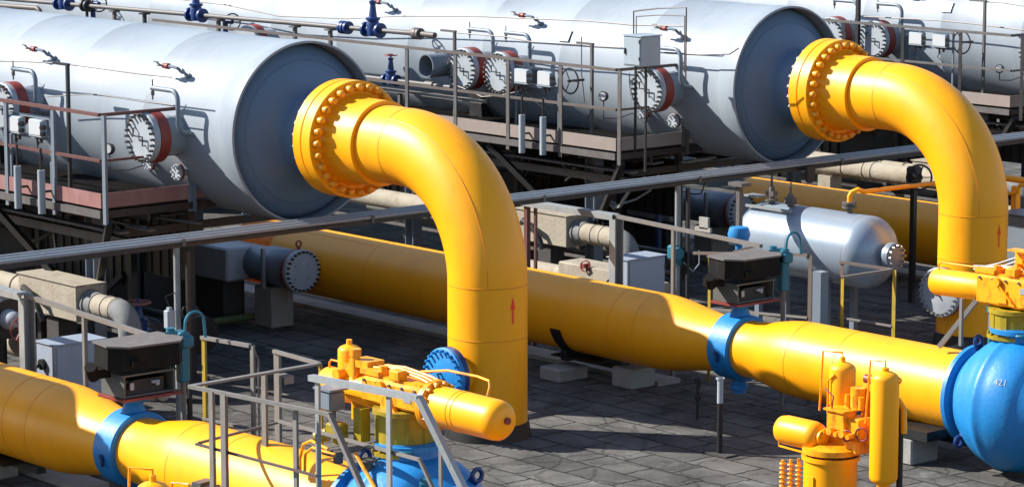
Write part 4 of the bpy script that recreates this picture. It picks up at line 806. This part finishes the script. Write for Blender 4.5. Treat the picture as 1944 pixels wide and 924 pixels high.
# ================================================================== under the vessels: piers, added dark panels, lagged pipes, drums
def under(k, labs):
    y = lambda v: v+k*S
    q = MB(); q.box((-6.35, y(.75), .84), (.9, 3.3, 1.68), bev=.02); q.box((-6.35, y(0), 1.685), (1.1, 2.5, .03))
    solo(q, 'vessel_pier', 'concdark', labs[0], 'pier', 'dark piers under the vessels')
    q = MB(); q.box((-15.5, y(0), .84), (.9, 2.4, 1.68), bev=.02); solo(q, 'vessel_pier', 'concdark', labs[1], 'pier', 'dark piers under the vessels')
    r = thing('under_frame', labs[2], 'steel frame', (-5, y(0), 0), 'dark frames added under the vessels')  # frame and panels added as occluders to blacken the space under the vessel
    rnd = random.Random(5+k)
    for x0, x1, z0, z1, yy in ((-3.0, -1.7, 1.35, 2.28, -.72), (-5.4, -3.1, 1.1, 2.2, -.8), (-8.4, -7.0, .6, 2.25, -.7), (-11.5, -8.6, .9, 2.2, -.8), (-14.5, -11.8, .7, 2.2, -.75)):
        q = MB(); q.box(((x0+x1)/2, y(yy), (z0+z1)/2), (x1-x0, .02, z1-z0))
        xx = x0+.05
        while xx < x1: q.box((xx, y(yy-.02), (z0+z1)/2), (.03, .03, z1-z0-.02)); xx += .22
        q.build('added_dark_panel', 'dark' if rnd.random() < .75 else 'box', r)
    for x in (-1.6, -3.05, -5.5, -8.5, -11.65):
        q = MB(); q.bar((x, y(-.85), 0), (x, y(-.85), 2.42), .1); q.build('frame_post', 'dark', r)
        if x < -5: q = MB(); q.bar((x, y(1.0), 0), (x, y(1.0), 2.3), .1); q.build('frame_post', 'dark', r)
        q = MB(); q.bar((x, y(-1.9), 2.18), (x, y(1.3), 2.18), .07, .11); q.build('cross_beam', 'dark', r)
    q = MB(); q.bar((-14, y(-1.9), 2.05), (-1.3, y(-1.9), 2.05), .09, .12); q.build('long_beam', 'steel', r)
    q = MB(); q.bar((-14, y(1.05), 2.1), (-1.0, y(1.05), 2.1), .09, .12); q.build('long_beam', 'dark', r)
    q = MB(); q.bar((-14, y(-1.2), .55), (-1.3, y(-1.2), .55), .05, .05); q.build('long_beam', 'steel', r)
    # loose planks and pale pipe ends lying on the beams
    for i in range(16):
        x = rnd.uniform(-6.5, -.9); yy = rnd.uniform(-1.9, .2); L = rnd.uniform(.25, .9); a = rnd.choice((0, 0, PI/2, PI/2+.2, .15))
        d = Vector((math.cos(a), math.sin(a), 0)); q = MB(); c = Vector((x, y(yy), 2.27+.02*(i % 3))); q.bar(c-d*L/2, c+d*L/2, rnd.uniform(.05, .14), .03); q.build('plank', rnd.choice(('concdark', 'steel', 'greymetal', 'conc')), r)
    q = MB(); q.cyl((-5.2, y(-.3), .5), (-2.2, y(-.3), .5), .2, seg=20); q.cyl((-3.9, y(-.3), .5), (-3.75, y(-.3), .5), .3, seg=24); q.cyl((-2.2, y(-.3), .5), (-2.1, y(-.3), .5), .27, seg=24); q.build('drain_pipe', 'black', r)
    q = MB(); q.bar((-4.9, y(-.9), .2), (-3.2, y(-.9), 1.3), .08); q.build('brace', 'black', r)
for k in (0, 1, 2):
    rnd = random.Random(40+k)
    for i in range(7):
        x0 = rnd.uniform(-5.5, -1.6); yy = rnd.uniform(-1.9, .4)+k*S; L = rnd.uniform(.6, 1.8)
        pts = [Vector((x0+L*t/6, yy+.15*math.sin(t+i), 2.12-.5*math.sin(PI*t/6)*rnd.uniform(.8, 1.1)*L/1.5)) for t in range(7)]
        q = MB(); q.tube(pts, rnd.choice((.012, .018, .03)), 6)
        solo(q, 'hanging_cable', rnd.choice(('dark', 'galv', 'greymetal', 'tube')), 'sagging cable in the dark under the %s vessel' % ('nearest', 'middle', 'farthest')[k], 'cable', 'cables hanging under the vessels')
    for i in range(3):
        yy = -1.3+.75*i+k*S; z0 = (.8, .55, 1.5)[i]
        q = MB(); q.tube([(-9, yy, z0), (-2.6-.4*i, yy, z0), *arc((-2.6-.4*i, yy, z0-.25), Z, X, .25, 0, PI/2, 6), (-2.35-.4*i, yy, .02)], (.07, .1, .055)[i], 14)
        for xf in (-3.4, -5.2): q.cyl((xf-.4*i, yy, z0), (xf+.09-.4*i, yy, z0), (.14, .18, .11)[i], seg=18)
        solo(q, 'drain_line', ('greymetal', 'steel', 'navy')[i], '%s drain line under the %s vessel' % (('grey flanged', 'rusty thick flanged', 'thin navy')[i], ('nearest', 'middle', 'farthest')[k]), 'pipe', 'drain lines under the vessels')
under(0, ['dark concrete pier under the nearest vessel, left of the grey drum', 'dark concrete pier far back under the nearest vessel', 'dark steel frame and added dark panels under the nearest vessel at left'])
under(1, ['dark concrete pier under the middle vessel', 'dark concrete pier far back under the middle vessel', 'dark steel frame and added dark panels under the middle vessel'])
under(2, ['dark concrete pier under the farthest vessel', 'dark concrete pier far back under the farthest vessel', 'dark steel frame and added dark panels under the farthest vessel, behind the second elbow pipe'])

def lagged(k, lab, x0, x1, xe, dn=True):
    y = -2.2+k*S; z = 1.18; r = thing('lagged_pipe', lab, 'insulated pipe', ((x0+x1)/2, y, 0), 'plaster-lagged pipes with box housings')
    q = MB(); q.tube([(-9.5, y, z), (x0+.05, y, z)], .16, 28); q.torus((x0-.9, y, z), X, .162, .012); q.torus((x0-.35, y, z), X, .165, .014); q.build('lagging', 'lag', r)
    q = MB(); q.box(((x0+x1)/2, y, z+.01), (x1-x0, .46, .50), bev=.015); bx_ = q.build('box_housing', 'lag', r)
    q = MB(); q.box(((x0+x1)/2, y, z+.268), (x1-x0+.04, .50, .015)); q.build('housing_lid', 'lag', bx_)
    q = MB(); q.cyl((x1-.0, y, z), (x1+.2, y, z), .19, .17, seg=28); q.cyl((x1-.0, y, z), (x1+.06, y, z), .20, seg=28); q.build('dark_collar', 'lagdark', r)
    q = MB(); q.tube([(x1+.2, y, z), (xe-.25, y, z)], .16, 28); q.torus((x1+.45, y, z), X, .162, .01, 28); q.torus((x1+.65, y, z), X, .162, .008, 28); q.build('lagging', 'lag', r)
    q = MB(); q.tube([(xe-.25, y, z)]+arc((xe-.25, y, z-.28), Z, X, .28, 0, PI/2, 8)+[(xe+.03, y, .02)], .16, 28); q.build('lagged_elbow', 'lagdark', r)
    q = MB(); q.tube([(x0+.2, y-.26, z+.05), (x0+.35, y-.36, z+.12), (x0+.6, y-.38, z+.05), (x0+.75, y-.36, z-.15), (x0+.8, y-.34, z-.3)], .045, 8); q.build('bent_hose', 'dark', r)
    q = MB(); q.box(((x0+x1)/2, y, .46), (.3, .3, .92)); q.build('prop', 'concdark', r)
lagged(0, 'beige lagged pipe with a box housing under the cable tray at left', -3.55, -2.05, -1.12)
lagged(1, 'beige lagged pipe with a box housing just right of the central elbow pipe', -3.75, -2.50, -1.3)
lagged(2, 'beige lagged pipe with a box housing under the farthest vessel', -3.6, -2.2, -1.2)
def housing(k, lab, x0, x1, yy=-3.25):
    y = yy+k*S; r = thing('lagged_housing', lab, 'insulated housing', ((x0+x1)/2, y, 0), 'low plaster-lagged housings')
    q = MB(); q.box(((x0+x1)/2-.3, y, .74), ((x1-x0)*.6, .5, .46), bev=.02); q.build('housing', 'lag', r)
    q = MB(); q.box((x1-.3, y+.06, .62), (.8, .42, .42), bev=.02); q.build('housing', 'lag', r)
    q = MB(); q.cyl((x0-1.5, y, .7), (x0+.1, y, .7), .15, seg=24); q.build('lagging', 'lag', r); q = MB(); q.cyl((x1+.1, y, .6), (x1+.5, y, .6), .11, seg=20); q.build('lagging', 'lag', r)
    q = MB(); q.box(((x0+x1)/2, y, .21), (.5, .3, .42)); q.build('prop', 'concdark', r)
    q = MB(); c = Vector((x0+.75, y-.28, .98)); q.torus(c, Vector((.3, -1, .2)), .08, .014); q.cyl(c+Y*.05, c-Y*.05, .035, seg=10); q.build('handwheel', 'red', r)
    q = MB(); q.tube([(x1-.4, y-.1, .8), (x1-.4, y-.1, 1.12), (x1-.3, y-.1, 1.15), (x1, y-.15, 1.1), (x1+.25, y-.25, .8), (x1+.3, y-.3, .2)], .025, 8); q.build('hose', 'greymetal', r)
housing(0, 'low beige lagged housing behind the grey cabinet at left', -1.2, .75)
housing(1, 'low beige lagged housing behind the middle header pipe, right of the central elbow', -1.6, .35)
housing(2, 'low beige lagged housing far back by the farthest header pipe', -1.4, .5)
# dark round valve body with white face and red wheel at the left edge
c = at(14, 605, y=-3.6); r = thing('side_valve', 'dark valve body with a white face and red wheel at the left edge', 'valve', (c.x, -3.6, 0))
q = MB(); q.cyl(c-X*.5, c+X*.02, .27, seg=32); q.cyl((c.x-.2, c.y, 0), (c.x-.2, c.y, c.z), .09, seg=12); q.build('body', 'black', r)
q = MB(); q.lathe(c+X*.02, X, [(0, .14), (.16, .12), (.2, .08), (.21, 0)], 24); q.build('white_cap', 'cover', r)
q = MB(); h = c+Vector((.34, 0, -.1)); q.torus(h, X, .16, .014, 26, 6)
for i in range(3): d = Y*math.cos(i*2.1)+Z*math.sin(i*2.1); q.bar(h, h+d*.16, .014)
q.cyl(h-X*.2, h+X*.03, .02, seg=8); q.build('handwheel', 'red', r)

# grey drums with bolted ends
def drum(k, lab, lab2, lab3):
    y = 2.5+k*S; c = Vector((at(575, 515, y=2.5).x, y, at(575, 515, y=2.5).z)); r = thing('grey_drum', lab, 'drum', (c.x-1, y, 0), 'grey drums with bolted round ends')
    q = MB(); q.lathe(c-X*3.1, X, [(0, 0), (.05, .25), (.1, .27), (2.25, .27), (2.3, .30), (2.8, .30), (2.86, .27), (2.98, .27)], 48); q.build('shell', 'grey', r)
    q = MB(); q.lathe(c-X*.14, X, [(0, .24), (0, .33), (.06, .33), (.06, .28)], 48); f = q.build('flange_ring', 'red', r)
    q = MB(); q.lathe(c-X*.075, X, [(0, .28), (0, .33), (.065, .33), (.075, .32), (.075, 0)], 48)
    for a_, b_ in ((-.12, .1), (.12, .1), (-.12, -.1), (.12, -.1)): q.box(c+Vector((.006, a_, b_)), (.012, .06, .05))
    q.build('end_cover', 'cover', r)
    bolt_ring('stud', c, X, .295, .017, .045, 24, r, 'dark', False, 6)
    q = MB(); q.torus(c+Vector((-.1, 0, .41)), X, .045, .014); q.cyl(c+Vector((-.1, 0, .3)), c+Vector((-.1, 0, .38)), .025, seg=8); q.build('lifting_eye', 'red', f)
    q = MB(); q.bar(c+Vector((-.55, -.34, -.3)), c+Vector((-.55, -.34, .32)), .05); q.build('strap', 'galv', r)
    q = MB(); q.box(c+Vector((-1.75, -.32, 0)), (1.15, .5, .52), bev=.03); solo(q, 'sheet_housing', 'cover', lab2, 'housing', 'pale sheet housings beside the drums')
    q = MB(); q.box(c+Vector((-1.75, -.32, -.26-(c.z-.26)/2-.002)), (.8, .4, c.z-.27)); q.build('plinth', 'concdark', bpy.context.scene.objects[-1] if False else r)
    q = MB(); q.box((c.x-.75, y-.0, (c.z-.3)/2), (.45, .42, c.z-.31), bev=.015); solo(q, 'drum_block', 'conc', lab3, 'concrete block', 'concrete support blocks under the pipes')
drum(0, 'grey drum with bolted white end, left of the middle header pipe', 'pale sheet housing beside the bolted grey drum at left', 'upright pale concrete block under the bolted grey drum at left')
drum(1, 'grey drum in deep shade behind the silver tank', 'pale sheet housing in the shade left of the silver tank', 'concrete block under the shaded drum behind the silver tank')

# valve with a pink-red wheel under the nearest walkway, green pipe on the ground
c = at(263, 622, y=-1.35); r = thing('gate_valve', 'navy gate valve with a pale red wheel in the dark below the nearest vessel', 'valve', (c.x, c.y, 0), 'small gate valves on the thin pipes')
q = MB(); q.lathe((c.x, c.y, 0), Z, [(0, .1), (c.z-.1, .1), (c.z-.1, .19), (c.z-.03, .19), (c.z-.03, .12), (c.z+.12, .13), (c.z+.15, .08), (c.z+.3, .05), (c.z+.34, .02), (c.z+.42, .02), (c.z+.42, 0)], 24); q.build('body', 'navy', r)
h = Vector((c.x, c.y, c.z+.36)); q = MB(); q.torus(h, Z, .17, .02, 28, 6)
for i in range(4): q.bar(h, h+Vector((math.cos(i*PI/2), math.sin(i*PI/2), 0))*.17, .02)
q.build('handwheel', 'pink', r)
a = at(385, 614, z=.12); b = at(492, 598, z=.12)
q = MB(); q.tube([a-(b-a)*.5, b+(b-a)*.1], .06, 14); solo(q, 'green_pipe', 'green', 'green pipe lying on the ground below the grey drum', 'pipe')

# ================================================================== channel-section gates and white cabinets beside the headers
def portal(k, lab, ptop, yy, endpx, leftx, bracket):
    y = yy+k*S; T = at(*ptop, y=y); E = at(*endpx, y=y); r = thing('channel_portal', lab, 'steel portal', (T.x, y, 0), 'steel channel portals beside the header pipes')
    q = MB(); q.box((T.x, y, T.z/2-.03), (.02, .15, T.z-.06)); q.box((T.x+.06, y-.075, T.z/2-.03), (.12, .015, T.z-.06)); q.box((T.x+.06, y+.075, T.z/2-.03), (.12, .015, T.z-.06)); q.build('post', 'galv', r)
    q = MB(); q.box(((leftx+T.x)/2, y, T.z), (T.x-leftx+.1, .14, .02)); q.box(((leftx+T.x)/2, y-.07, T.z-.035), (T.x-leftx+.1, .015, .08)); q.build('beam', 'galv', r)
    q = MB(); q.bar((T.x+.05, y, T.z-.02), (E.x, y, E.z), .06, .05); q.build('sloping_rail', 'taupe', r)
    q = MB(); q.bar((leftx+.05, y, 0), (leftx+.05, y, T.z-.02), .07); q.bar((leftx+.18, y+.05, 0), (leftx+.18, y+.05, T.z-.02), .04); q.build('post', 'redrail', r)
    q = MB(); m_ = T+(E-T)*.42; q.bar((m_.x, y, 0), (m_.x, y, m_.z-.02), .05); q.build('prop', 'taupe', r)
    if bracket:
        m_ = T+(E-T)*.62; q = MB(); q.box((m_.x, y, m_.z+.06), (.30, .04, .06)); q.box((m_.x+.02, y, m_.z+.15), (.17, .04, .16)); q.build('notched_plate', 'conc', r)
        q = MB(); c = Vector((m_.x-.1, y+.8, m_.z-.1)); q.lathe(c, Z, [(-.6, .05), (-.1, .05), (-.1, .13), (0, .16), (.1, .13), (.12, 0)], 24); solo(q, 'standing_valve', 'blue', 'small blue-topped valve in the dark left of the silver tank', 'valve')
portal(0, 'steel channel portal with a sloping rail at the left edge by the grey cabinet', (45, 557), -5.1, (330, 652), -4.2, False)
portal(1, 'steel channel portal with a sloping rail right of the central elbow pipe', (1165, 407), -5.1, (1445, 467), -.45, True)
def cabinet2(k, lab, pl, yl):
    y0 = yl+k*S; c = at(*pl, y=y0); W, D_, H = .74, .42, .95
    r = thing('white_cabinet', lab, 'cabinet', (c.x-D_/2, y0+W/2, 0), 'grey-white floor cabinets by the header pipes')
    q = MB(); q.box((c.x-D_/2, y0+W/2, c.z-H/2), (D_, W, H), bev=.01); bd = q.build('body', 'cab2', r)
    q = MB(); q.box((c.x-D_/2, y0+W/2, c.z+.008), (D_+.04, W+.04, .014)); q.build('roof', 'cab2', bd)
    q = MB(); q.box((c.x+.006, y0+W/2, c.z-H/2), (.01, W-.06, H-.06)); dr = q.build('door', 'cab2', bd)
    q = MB(); q.box((c.x+.018, y0+.08, c.z-H/2), (.02, .025, .12)); q.build('handle', 'dark', dr)
    for hz in (.12, H-.2): q = MB(); q.cyl((c.x+.012, y0+W-.02, c.z-hz), (c.x+.012, y0+W-.02, c.z-hz-.06), .012, seg=8); q.build('hinge', 'steel', bd)
    for i_ in range(2): q = MB(); q.tube([(c.x-.12-.08*i_, y0+.2, c.z-H+.01), (c.x-.1-.08*i_, y0+.1, c.z-H-.2), (c.x+.1, y0-.1+.1*i_, .03), (c.x+.6, y0-.3+.1*i_, .02)], .015, 6); q.build('cable', 'black', bd)
    q = MB(); q.box((c.x-D_/2, y0+W/2, (c.z-H)/2), (D_-.06, W-.1, c.z-H)); q.build('plinth', 'concdark', r)
    q = MB(); q.cyl((c.x-D_*.6, y0-.05, c.z-.26), (c.x-D_*.6, y0, c.z-.26), .07, seg=10); q.bar((c.x-D_*.6, y0-.06, c.z-.26), (c.x-D_*.9, y0-.16, c.z-.4), .04, .03); q.build('latch', 'black', bd)
cabinet2(0, 'grey-white cabinet behind the lower left header pipe, left of the dark box', (103, 657), -4.85)
cabinet2(1, 'grey-white cabinet behind the middle header pipe, right of the channel post', (1192, 495), -4.85)

# teal heating units on thin posts, with hose loop
def teal(k, lab, px, py0, py1, yy=-5.3):
    y = yy+k*S; a = at(px, py0, y=y); b = at(px, py1, y=y); r = thing('teal_unit', lab, 'control unit', (a.x, y, 0), 'teal units on slim posts')
    q = MB(); q.box((a.x, y, (a.z+b.z)/2), (.12, .13, a.z-b.z), bev=.02); q.box((a.x+.01, y+.02, a.z-.12), (.16, .17, .14), bev=.02); q.box((a.x, y, b.z+.03), (.09, .1, .06)); q.build('body', 'teal', r)
    q = MB(); q.cyl((a.x, y, 0), (a.x, y, b.z), .033, seg=12); q.build('post', 'taupe', r)
    q = MB(); q.tube([(a.x+.02, y+.02, a.z-.02), (a.x+.02, y+.03, a.z+.08), *[Vector((a.x+.03, y+.15, a.z+.08))+Vector((0, -math.cos(t)*.13, math.sin(t)*.13)) for t in [PI*i/8 for i in range(9)]], (a.x+.04, y+.29, a.z-.1)], .018, 8); q.build('hose_loop', 'teal', r)
    q = MB(); q.bar((a.x-.16, y-.1, a.z-.05), (a.x-.03, y-.0, a.z-.03), .13, .07); q.cyl((a.x-.12, y-.08, a.z-.04), (a.x-.12, y-.08, a.z+.03), .05, seg=12); q.bar((a.x-.06, y-.1, a.z-.16), (a.x-.02, y-.02, a.z-.16), .05, .04); q.build('terminal_head', 'teal', r)
    return r
teal(0, 'teal control unit with a hose loop beside the near dark operator box', 346, 628, 724)
teal(1, 'teal control unit with a hose loop in front of the silver tank', 1488, 472, 552)

# ================================================================== railing frames behind the headers
def frame_rail(name, lab, pts, posts, rm, grp='small railing frames by the header pipes', w_=.05):
    """pts: list of rails (a, b, width); posts: (top, bottom z, material)"""
    c = posts[0][0]; r = thing(name, lab, 'railing', (c[0], c[1], 0), grp)
    for a, b, w2, m, nm in pts: q = MB(); q.bar(a, b, w2, w2*.8); q.build(nm, m, r)
    for t, zb, m, w2 in posts:
        q = MB(); q.angle_iron((t[0], t[1], zb), (t[0], t[1], t[2]), w2, .009, (1, 0, 0)); q.build('post', m, r)
    return r
def V(px, py, y, k=0): return at(px, py, y=y+k*S)
a = V(383, 640, -4.9); b = V(475, 656, -4.9); c = V(490, 672, -4.7)
frame_rail('railing_frame', 'railing with yellow-footed posts between the teal unit and the stair', [(a, b, .05, 'taupe', 'top_rail'), (a-Z*.95, b-Z*.95, .035, 'taupe', 'mid_rail')], [(a, 0, 'yelpost', .06), (b, .9, 'taupe', .06)], 'taupe')
q = MB(); q.tube([b, b+(c-b)*.5-Z*.0, c-Z*.06, (c.x, c.y, 0.02)], .014, 6); solo(q, 'bent_rod', 'taupe', 'thin bent rod beside the last post of the teal unit railing', 'rod')
q = MB(); q.bar((b.x, b.y, 0), (b.x, b.y, .895), .075, .06); solo(q, 'post_foot', 'yelpost', 'yellow foot of the railing post left of the stair', 'post foot')
a = V(1345, 484, -4.9, 1); b = V(1535, 484, -4.9, 1)
frame_rail('railing_frame', 'rusty railing frame around the far dark operator box', [(V(1318, 480, -4.6, 1), b, .05, 'rail', 'top_rail'), (a-Z*.75, b-Z*.85, .035, 'taupe', 'mid_rail'), (a+Y*.5, V(1440, 466, -4.3, 1), .04, 'rail', 'side_rail')], [(a, 0, 'yelpost', .05), (b, 0, 'rail', .07)], 'rail')
a = V(1595, 497, -4.6, 1); b = V(1695, 512, -4.6, 1); d = V(1597, 527, -5.1, 1)
frame_rail('railing_frame', 'brown railing frame in front of the bolted end of the silver tank', [(a, b, .045, 'rail', 'top_rail'), (b, d, .045, 'taupe', 'side_rail'), (a-Z*.75, b-Z*.75, .03, 'taupe', 'mid_rail')], [(a, 0, 'rail', .07), (b, 0, 'yelpost', .06), (d, 0, 'yelpost', .05)], 'rail')

# ================================================================== step-over stair at the bottom left
r = thing('step_over_stair', 'grey steel stair and handrails stepping over the lower left header pipe', 'stair', (8.2, -6.8, 0))
def rr(nm, pts, w_, m='taupe', h=None):
    for A, B in zip(pts, pts[1:]): q = MB(); q.bar(A, B, w_, h or w_*.8); q.build(nm, m, r)
zA = 2.15
A = at(360, 733, z=zA); Bp = at(607, 690, z=zA); Pp = at(520, 666, z=zA); N = at(626, 786, z=zA); N2 = at(692, 935, y=N.y)
rr('beam', [A, Bp], .07, 'taupe', .025); rr('top_rail', [Pp, Bp], .045); rr('top_rail', [A, N], .045); rr('stair_rail', [N, N2], .055)
F1 = at(590, 716, y=-6.62); F2 = at(796, 756, y=-6.62); F3 = at(884, 935, y=-6.5)
rr('top_rail', [F1, F2], .075, 'galv'); rr('stair_rail', [F2, F3], .075, 'galv')
def pst(px, py, y, zb, m='taupe', w_=.07):
    t = at(px, py, y=y); q = MB(); q.angle_iron((t.x, t.y, zb), (t.x, t.y, t.z), w_, .01, (1, 0, 0)); q.build('post', m, r)
yn = A.y+.02
pst(396, 741, yn, 0); pst(418, 746, yn, 0, 'taupe', .085); pst(556, 773, N.y, 0, 'taupe', .06); pst(598, 718, -6.62, 0, 'galv', .06); pst(733, 745, -6.62, 0, 'galv', .065); pst(833, 830, -6.55, 0, 'taupe', .04)
pst(520, 668, Pp.y, 0, 'taupe', .09); pst(605, 693, Bp.y, 0, 'olive', .045); m_ = at(496, 708, z=zA-.02); q = MB(); q.angle_iron((m_.x, m_.y, .9), m_, .075, .01, (1, 0, 0)); q.build('post', 'taupe', r)
rr('mid_rail', [at(372, 842, y=yn), at(602, 903, y=N.y)], .03, 'rail'); rr('mid_rail', [at(527, 798, y=-6.3), at(797, 872, y=-6.62), at(826, 935, y=-6.6)], .035)
rr('mid_rail', [at(378, 840, y=yn), at(532, 800, y=Bp.y)], .03, 'rail')
q = MB(); t = at(540, 712, y=Bp.y-.5); q.box(t, (.16, .12, .012)); q.box(t+Vector((.08, 0, -.04)), (.01, .12, .08)); q.build('corner_plate', 'taupe', r)
q = MB(); dz = .95; c0 = at(548, 868, z=dz); c1 = at(372, 920, z=dz); q.bar(c0, c1, .12, .05); q.build('deck_edge', 'steel', r)
q = MB(); q.box(((c0.x+c1.x)/2+.33, (c0.y+c1.y)/2, dz-.03), (.52, abs(c0.y-c1.y), .02))
for i in range(7): q.box(((c0.x+c1.x)/2+.12+.068*i, (c0.y+c1.y)/2, dz-.01), (.012, abs(c0.y-c1.y), .02))
q.build('deck', 'greymetal', r)

# ================================================================== silver tank
ty = 8.45; a = at(1424, 435, y=ty); b = at(1682, 488, y=ty); tz = (a.z+b.z)/2-.015
r = thing('silver_tank', 'silver horizontal tank with a domed end and small bolted nozzle', 'tank', ((a.x+b.x)/2, ty, 0))
q = MB(); L = b.x-a.x; RT_ = .545; n = 10
p = [(.36-.36*math.cos(PI/2*i/n), RT_*math.sin(PI/2*i/n)) for i in range(n+1)]
q.lathe((a.x, ty, tz), X, p+[(L-t-.0, rr_) for t, rr_ in reversed(p)], 72); q.mi = 1
for x in (.42, 1.25, L-.42): q.lathe((a.x+x, ty, tz), X, [(0, RT_-.003), (.003, RT_+.003), (.012, RT_+.003), (.015, RT_-.003)], 64)
q.build('shell', ['silver', 'galv'], r)
q = MB(); q.cyl((b.x-.06, ty, tz-.0), (b.x+.10, ty, tz), .11, seg=24); q.lathe((b.x+.08, ty, tz), X, [(0, .08), (0, .2), (.05, .2), (.05, .08)], 32); nz = q.build('end_nozzle', 'silver', r)
q = MB(); q.lathe((b.x+.135, ty, tz), X, [(0, .1), (0, .2), (.05, .2), (.055, .19), (.055, 0)], 32); q.build('end_cover', 'grey', nz); bolt_ring('stud', (b.x+.19, ty, tz), X, .165, .016, .05, 12, nz, 'bolt', False, 6)
for x in (a.x+.5, b.x-.9):
    for dy in (-.3, .3): q = MB(); q.bar((x, ty+dy, 0), (x, ty+dy, tz-.36), .09); q.build('leg', 'grey', r)
    q = MB(); q.box((x, ty, tz-.45), (.12, .8, .1)); q.build('cradle', 'grey', r)
q = MB(); q.box((a.x+.2, ty-.1, tz+.62), (.3, .2, .03)); q.bar((a.x+.25, ty-.35, tz+.50), (a.x+1.2, ty-.35, tz+.50), .04); q.build('top_bracket', 'galv', r)
for x, h in ((.55, .30), (.95, .22)):
    q = MB(); q.lathe((a.x+x, ty-.1, tz+.48), Z, [(0, .05), (.08, .05), (.09, .1), (.12, .1), (.13, .05), (h, .05), (h+.04, .02), (h+.2, .015), (h+.2, 0)], 18); q.box((a.x+x, ty-.1, tz+.48+h*.7), (.16, .1, .07)); q.build('top_fitting', 'steel', r)
c = at(1612, 410, y=ty); q = MB(); q.cyl((c.x, ty, tz+.4), (c.x, ty, tz+.62), .045, seg=12); q.cyl((c.x, ty, tz+.62), (c.x, ty, tz+.65), .11, seg=18); q.cyl((c.x, ty, tz+.68), (c.x, ty, tz+.71), .11, seg=18); q.build('top_nozzle', 'steel', r)
g1 = at(1640, 364, y=ty+.25); g2 = at(1790, 346, y=ty+1.9)
q = MB(); q.tube([(c.x, ty, tz+.71), (c.x, ty, tz+.80), (c.x+.02, ty+.03, tz+.86), (c.x+.08, ty+.1, tz+.90), g1, g2, g2+(g2-g1)*.5], .035, 10); solo(q, 'yellow_gas_line', 'yellow', 'thin yellow gas line rising from the top of the silver tank', 'pipe')
# extra dark pipes standing in front of the tank
for px, t0, l, m in ((1404, 352, 'dark pole standing left of the silver tank', 'steel'), (1558, 515, 'grey square post in front of the silver tank', 'grey')):
    p = at(px, t0, y=6.6); q = MB(); q.bar((p.x, p.y, 0), (p.x, p.y, p.z), .07 if px == 1404 else .16); o = solo(q, 'standing_post', m, l, 'post', 'posts around the silver tank')
    if px == 1404: q = MB(); q.box((p.x, p.y, p.z+.02), (.28, .2, .05)); q.build('head_plate', 'steel', o)

# ================================================================== loose things on the paving
c = at(1366, 862, z=0); t = at(1366, 716, y=c.y)
r = thing('marker_pole', 'black marker pole with a white top standing on the open paving', 'pole', (c.x, c.y, 0))
q = MB(); q.cyl((c.x, c.y, 0), (c.x, c.y, t.z-.32), .034, seg=14); q.build('shaft', 'black', r)
q = MB(); q.cyl((c.x, c.y, t.z-.32), (c.x, c.y, t.z), .038, seg=14); q.cyl((c.x, c.y, t.z-.02), (c.x, c.y, t.z), .055, seg=14); q.build('white_top', 'cover', r)
q = MB(); q.box((c.x, c.y, .012), (.42, .2, .02)); q.build('foot_plate', 'concdark', r)
c = at(1324, 795, z=0); q = MB(); q.cyl((c.x, c.y, 0), (c.x, c.y, .55), .022, seg=8); q.cyl((c.x, c.y, .25), (c.x, c.y, .32), .04, seg=10); q.torus((c.x, c.y, .5), Y, .05, .012, 16, 6)
solo(q, 'rusty_stub', 'dark', 'dark tap standing under the middle header pipe by its ring valve', 'tap')
# handwheel valve and far pipes to the right
c = at(1745, 337, y=11.2); r = thing('side_valve', 'black handwheel valve seen through the second elbow pipe', 'valve', (c.x, c.y, 0))
q = MB(); q.torus(c, Vector((.8, -.6, 0)), .2, .016, 28, 6)
for i in range(5):
    d = Vector((.6, .8, 0))*math.cos(i*1.257)+Z*math.sin(i*1.257); q.bar(c, c+d*.2, .014)
q.build('handwheel', 'dark', r); q = MB(); q.cyl(c, c+Vector((.2, -.15, 0))*-1.5, .06, seg=14); q.box(c+Vector((-.3, .22, 0)), (.2, .2, .26), bev=.03); q.bar((c.x-.3, c.y+.22, 0), (c.x-.3, c.y+.22, c.z-.1), .08); q.build('body', 'dark', r)
a = at(1560, 312, y=14.6); q = MB(); q.cyl((a.x-2.5, 14.6, a.z), (a.x+3.0, 14.6, a.z-.0), .17, seg=28)
for t in (.6, 1.1, 1.3, 2.2): q.torus((a.x+t, 14.6, a.z), X, .172, .012, 28)
q.box((a.x+.2, 14.6, (a.z-.17)/2), (.3, .3, a.z-.17)); solo(q, 'lagged_far_pipe', 'lag', 'beige lagged pipe seen under the second elbow pipe', 'insulated pipe')
a = at(1900, 337, y=11.0); q = MB(); q.tube([a-X*.6, a+X*1.5], .05, 12); q.tube([at(1905, 368, y=10.9), at(1932, 366, y=10.9), at(1936, 352, y=10.9), at(1960, 350, y=10.9)], .03, 10); q.box(a+Vector((.3, 0, -.8)), (.1, .1, 1.4))
solo(q, 'yellow_side_line', 'yellow', 'thin yellow pipe run right of the second elbow pipe at the right edge', 'pipe')
a = at(1950, 425, y=10.6); q = MB(); q.box((a.x+.1, 10.6, a.z-.3), (.9, .5, .9), bev=.02); q.box((a.x+.1, 10.6, a.z+.16), (.95, .55, .02)); solo(q, 'blue_grey_cabinet', 'grey', 'blue-grey cabinet behind the second elbow pipe at the right edge', 'cabinet')
a = at(1936, 372, y=12.2); q = MB(); q.cyl((a.x, 12.2, 0), (a.x, 12.2, a.z), .12, seg=16); q.cyl((a.x+.3, 12.2, 0), (a.x+.3, 12.2, a.z+.05), .05, seg=10); solo(q, 'grey_standpipe', 'steel', 'grey standpipe at the right edge behind the second elbow pipe', 'pipe')
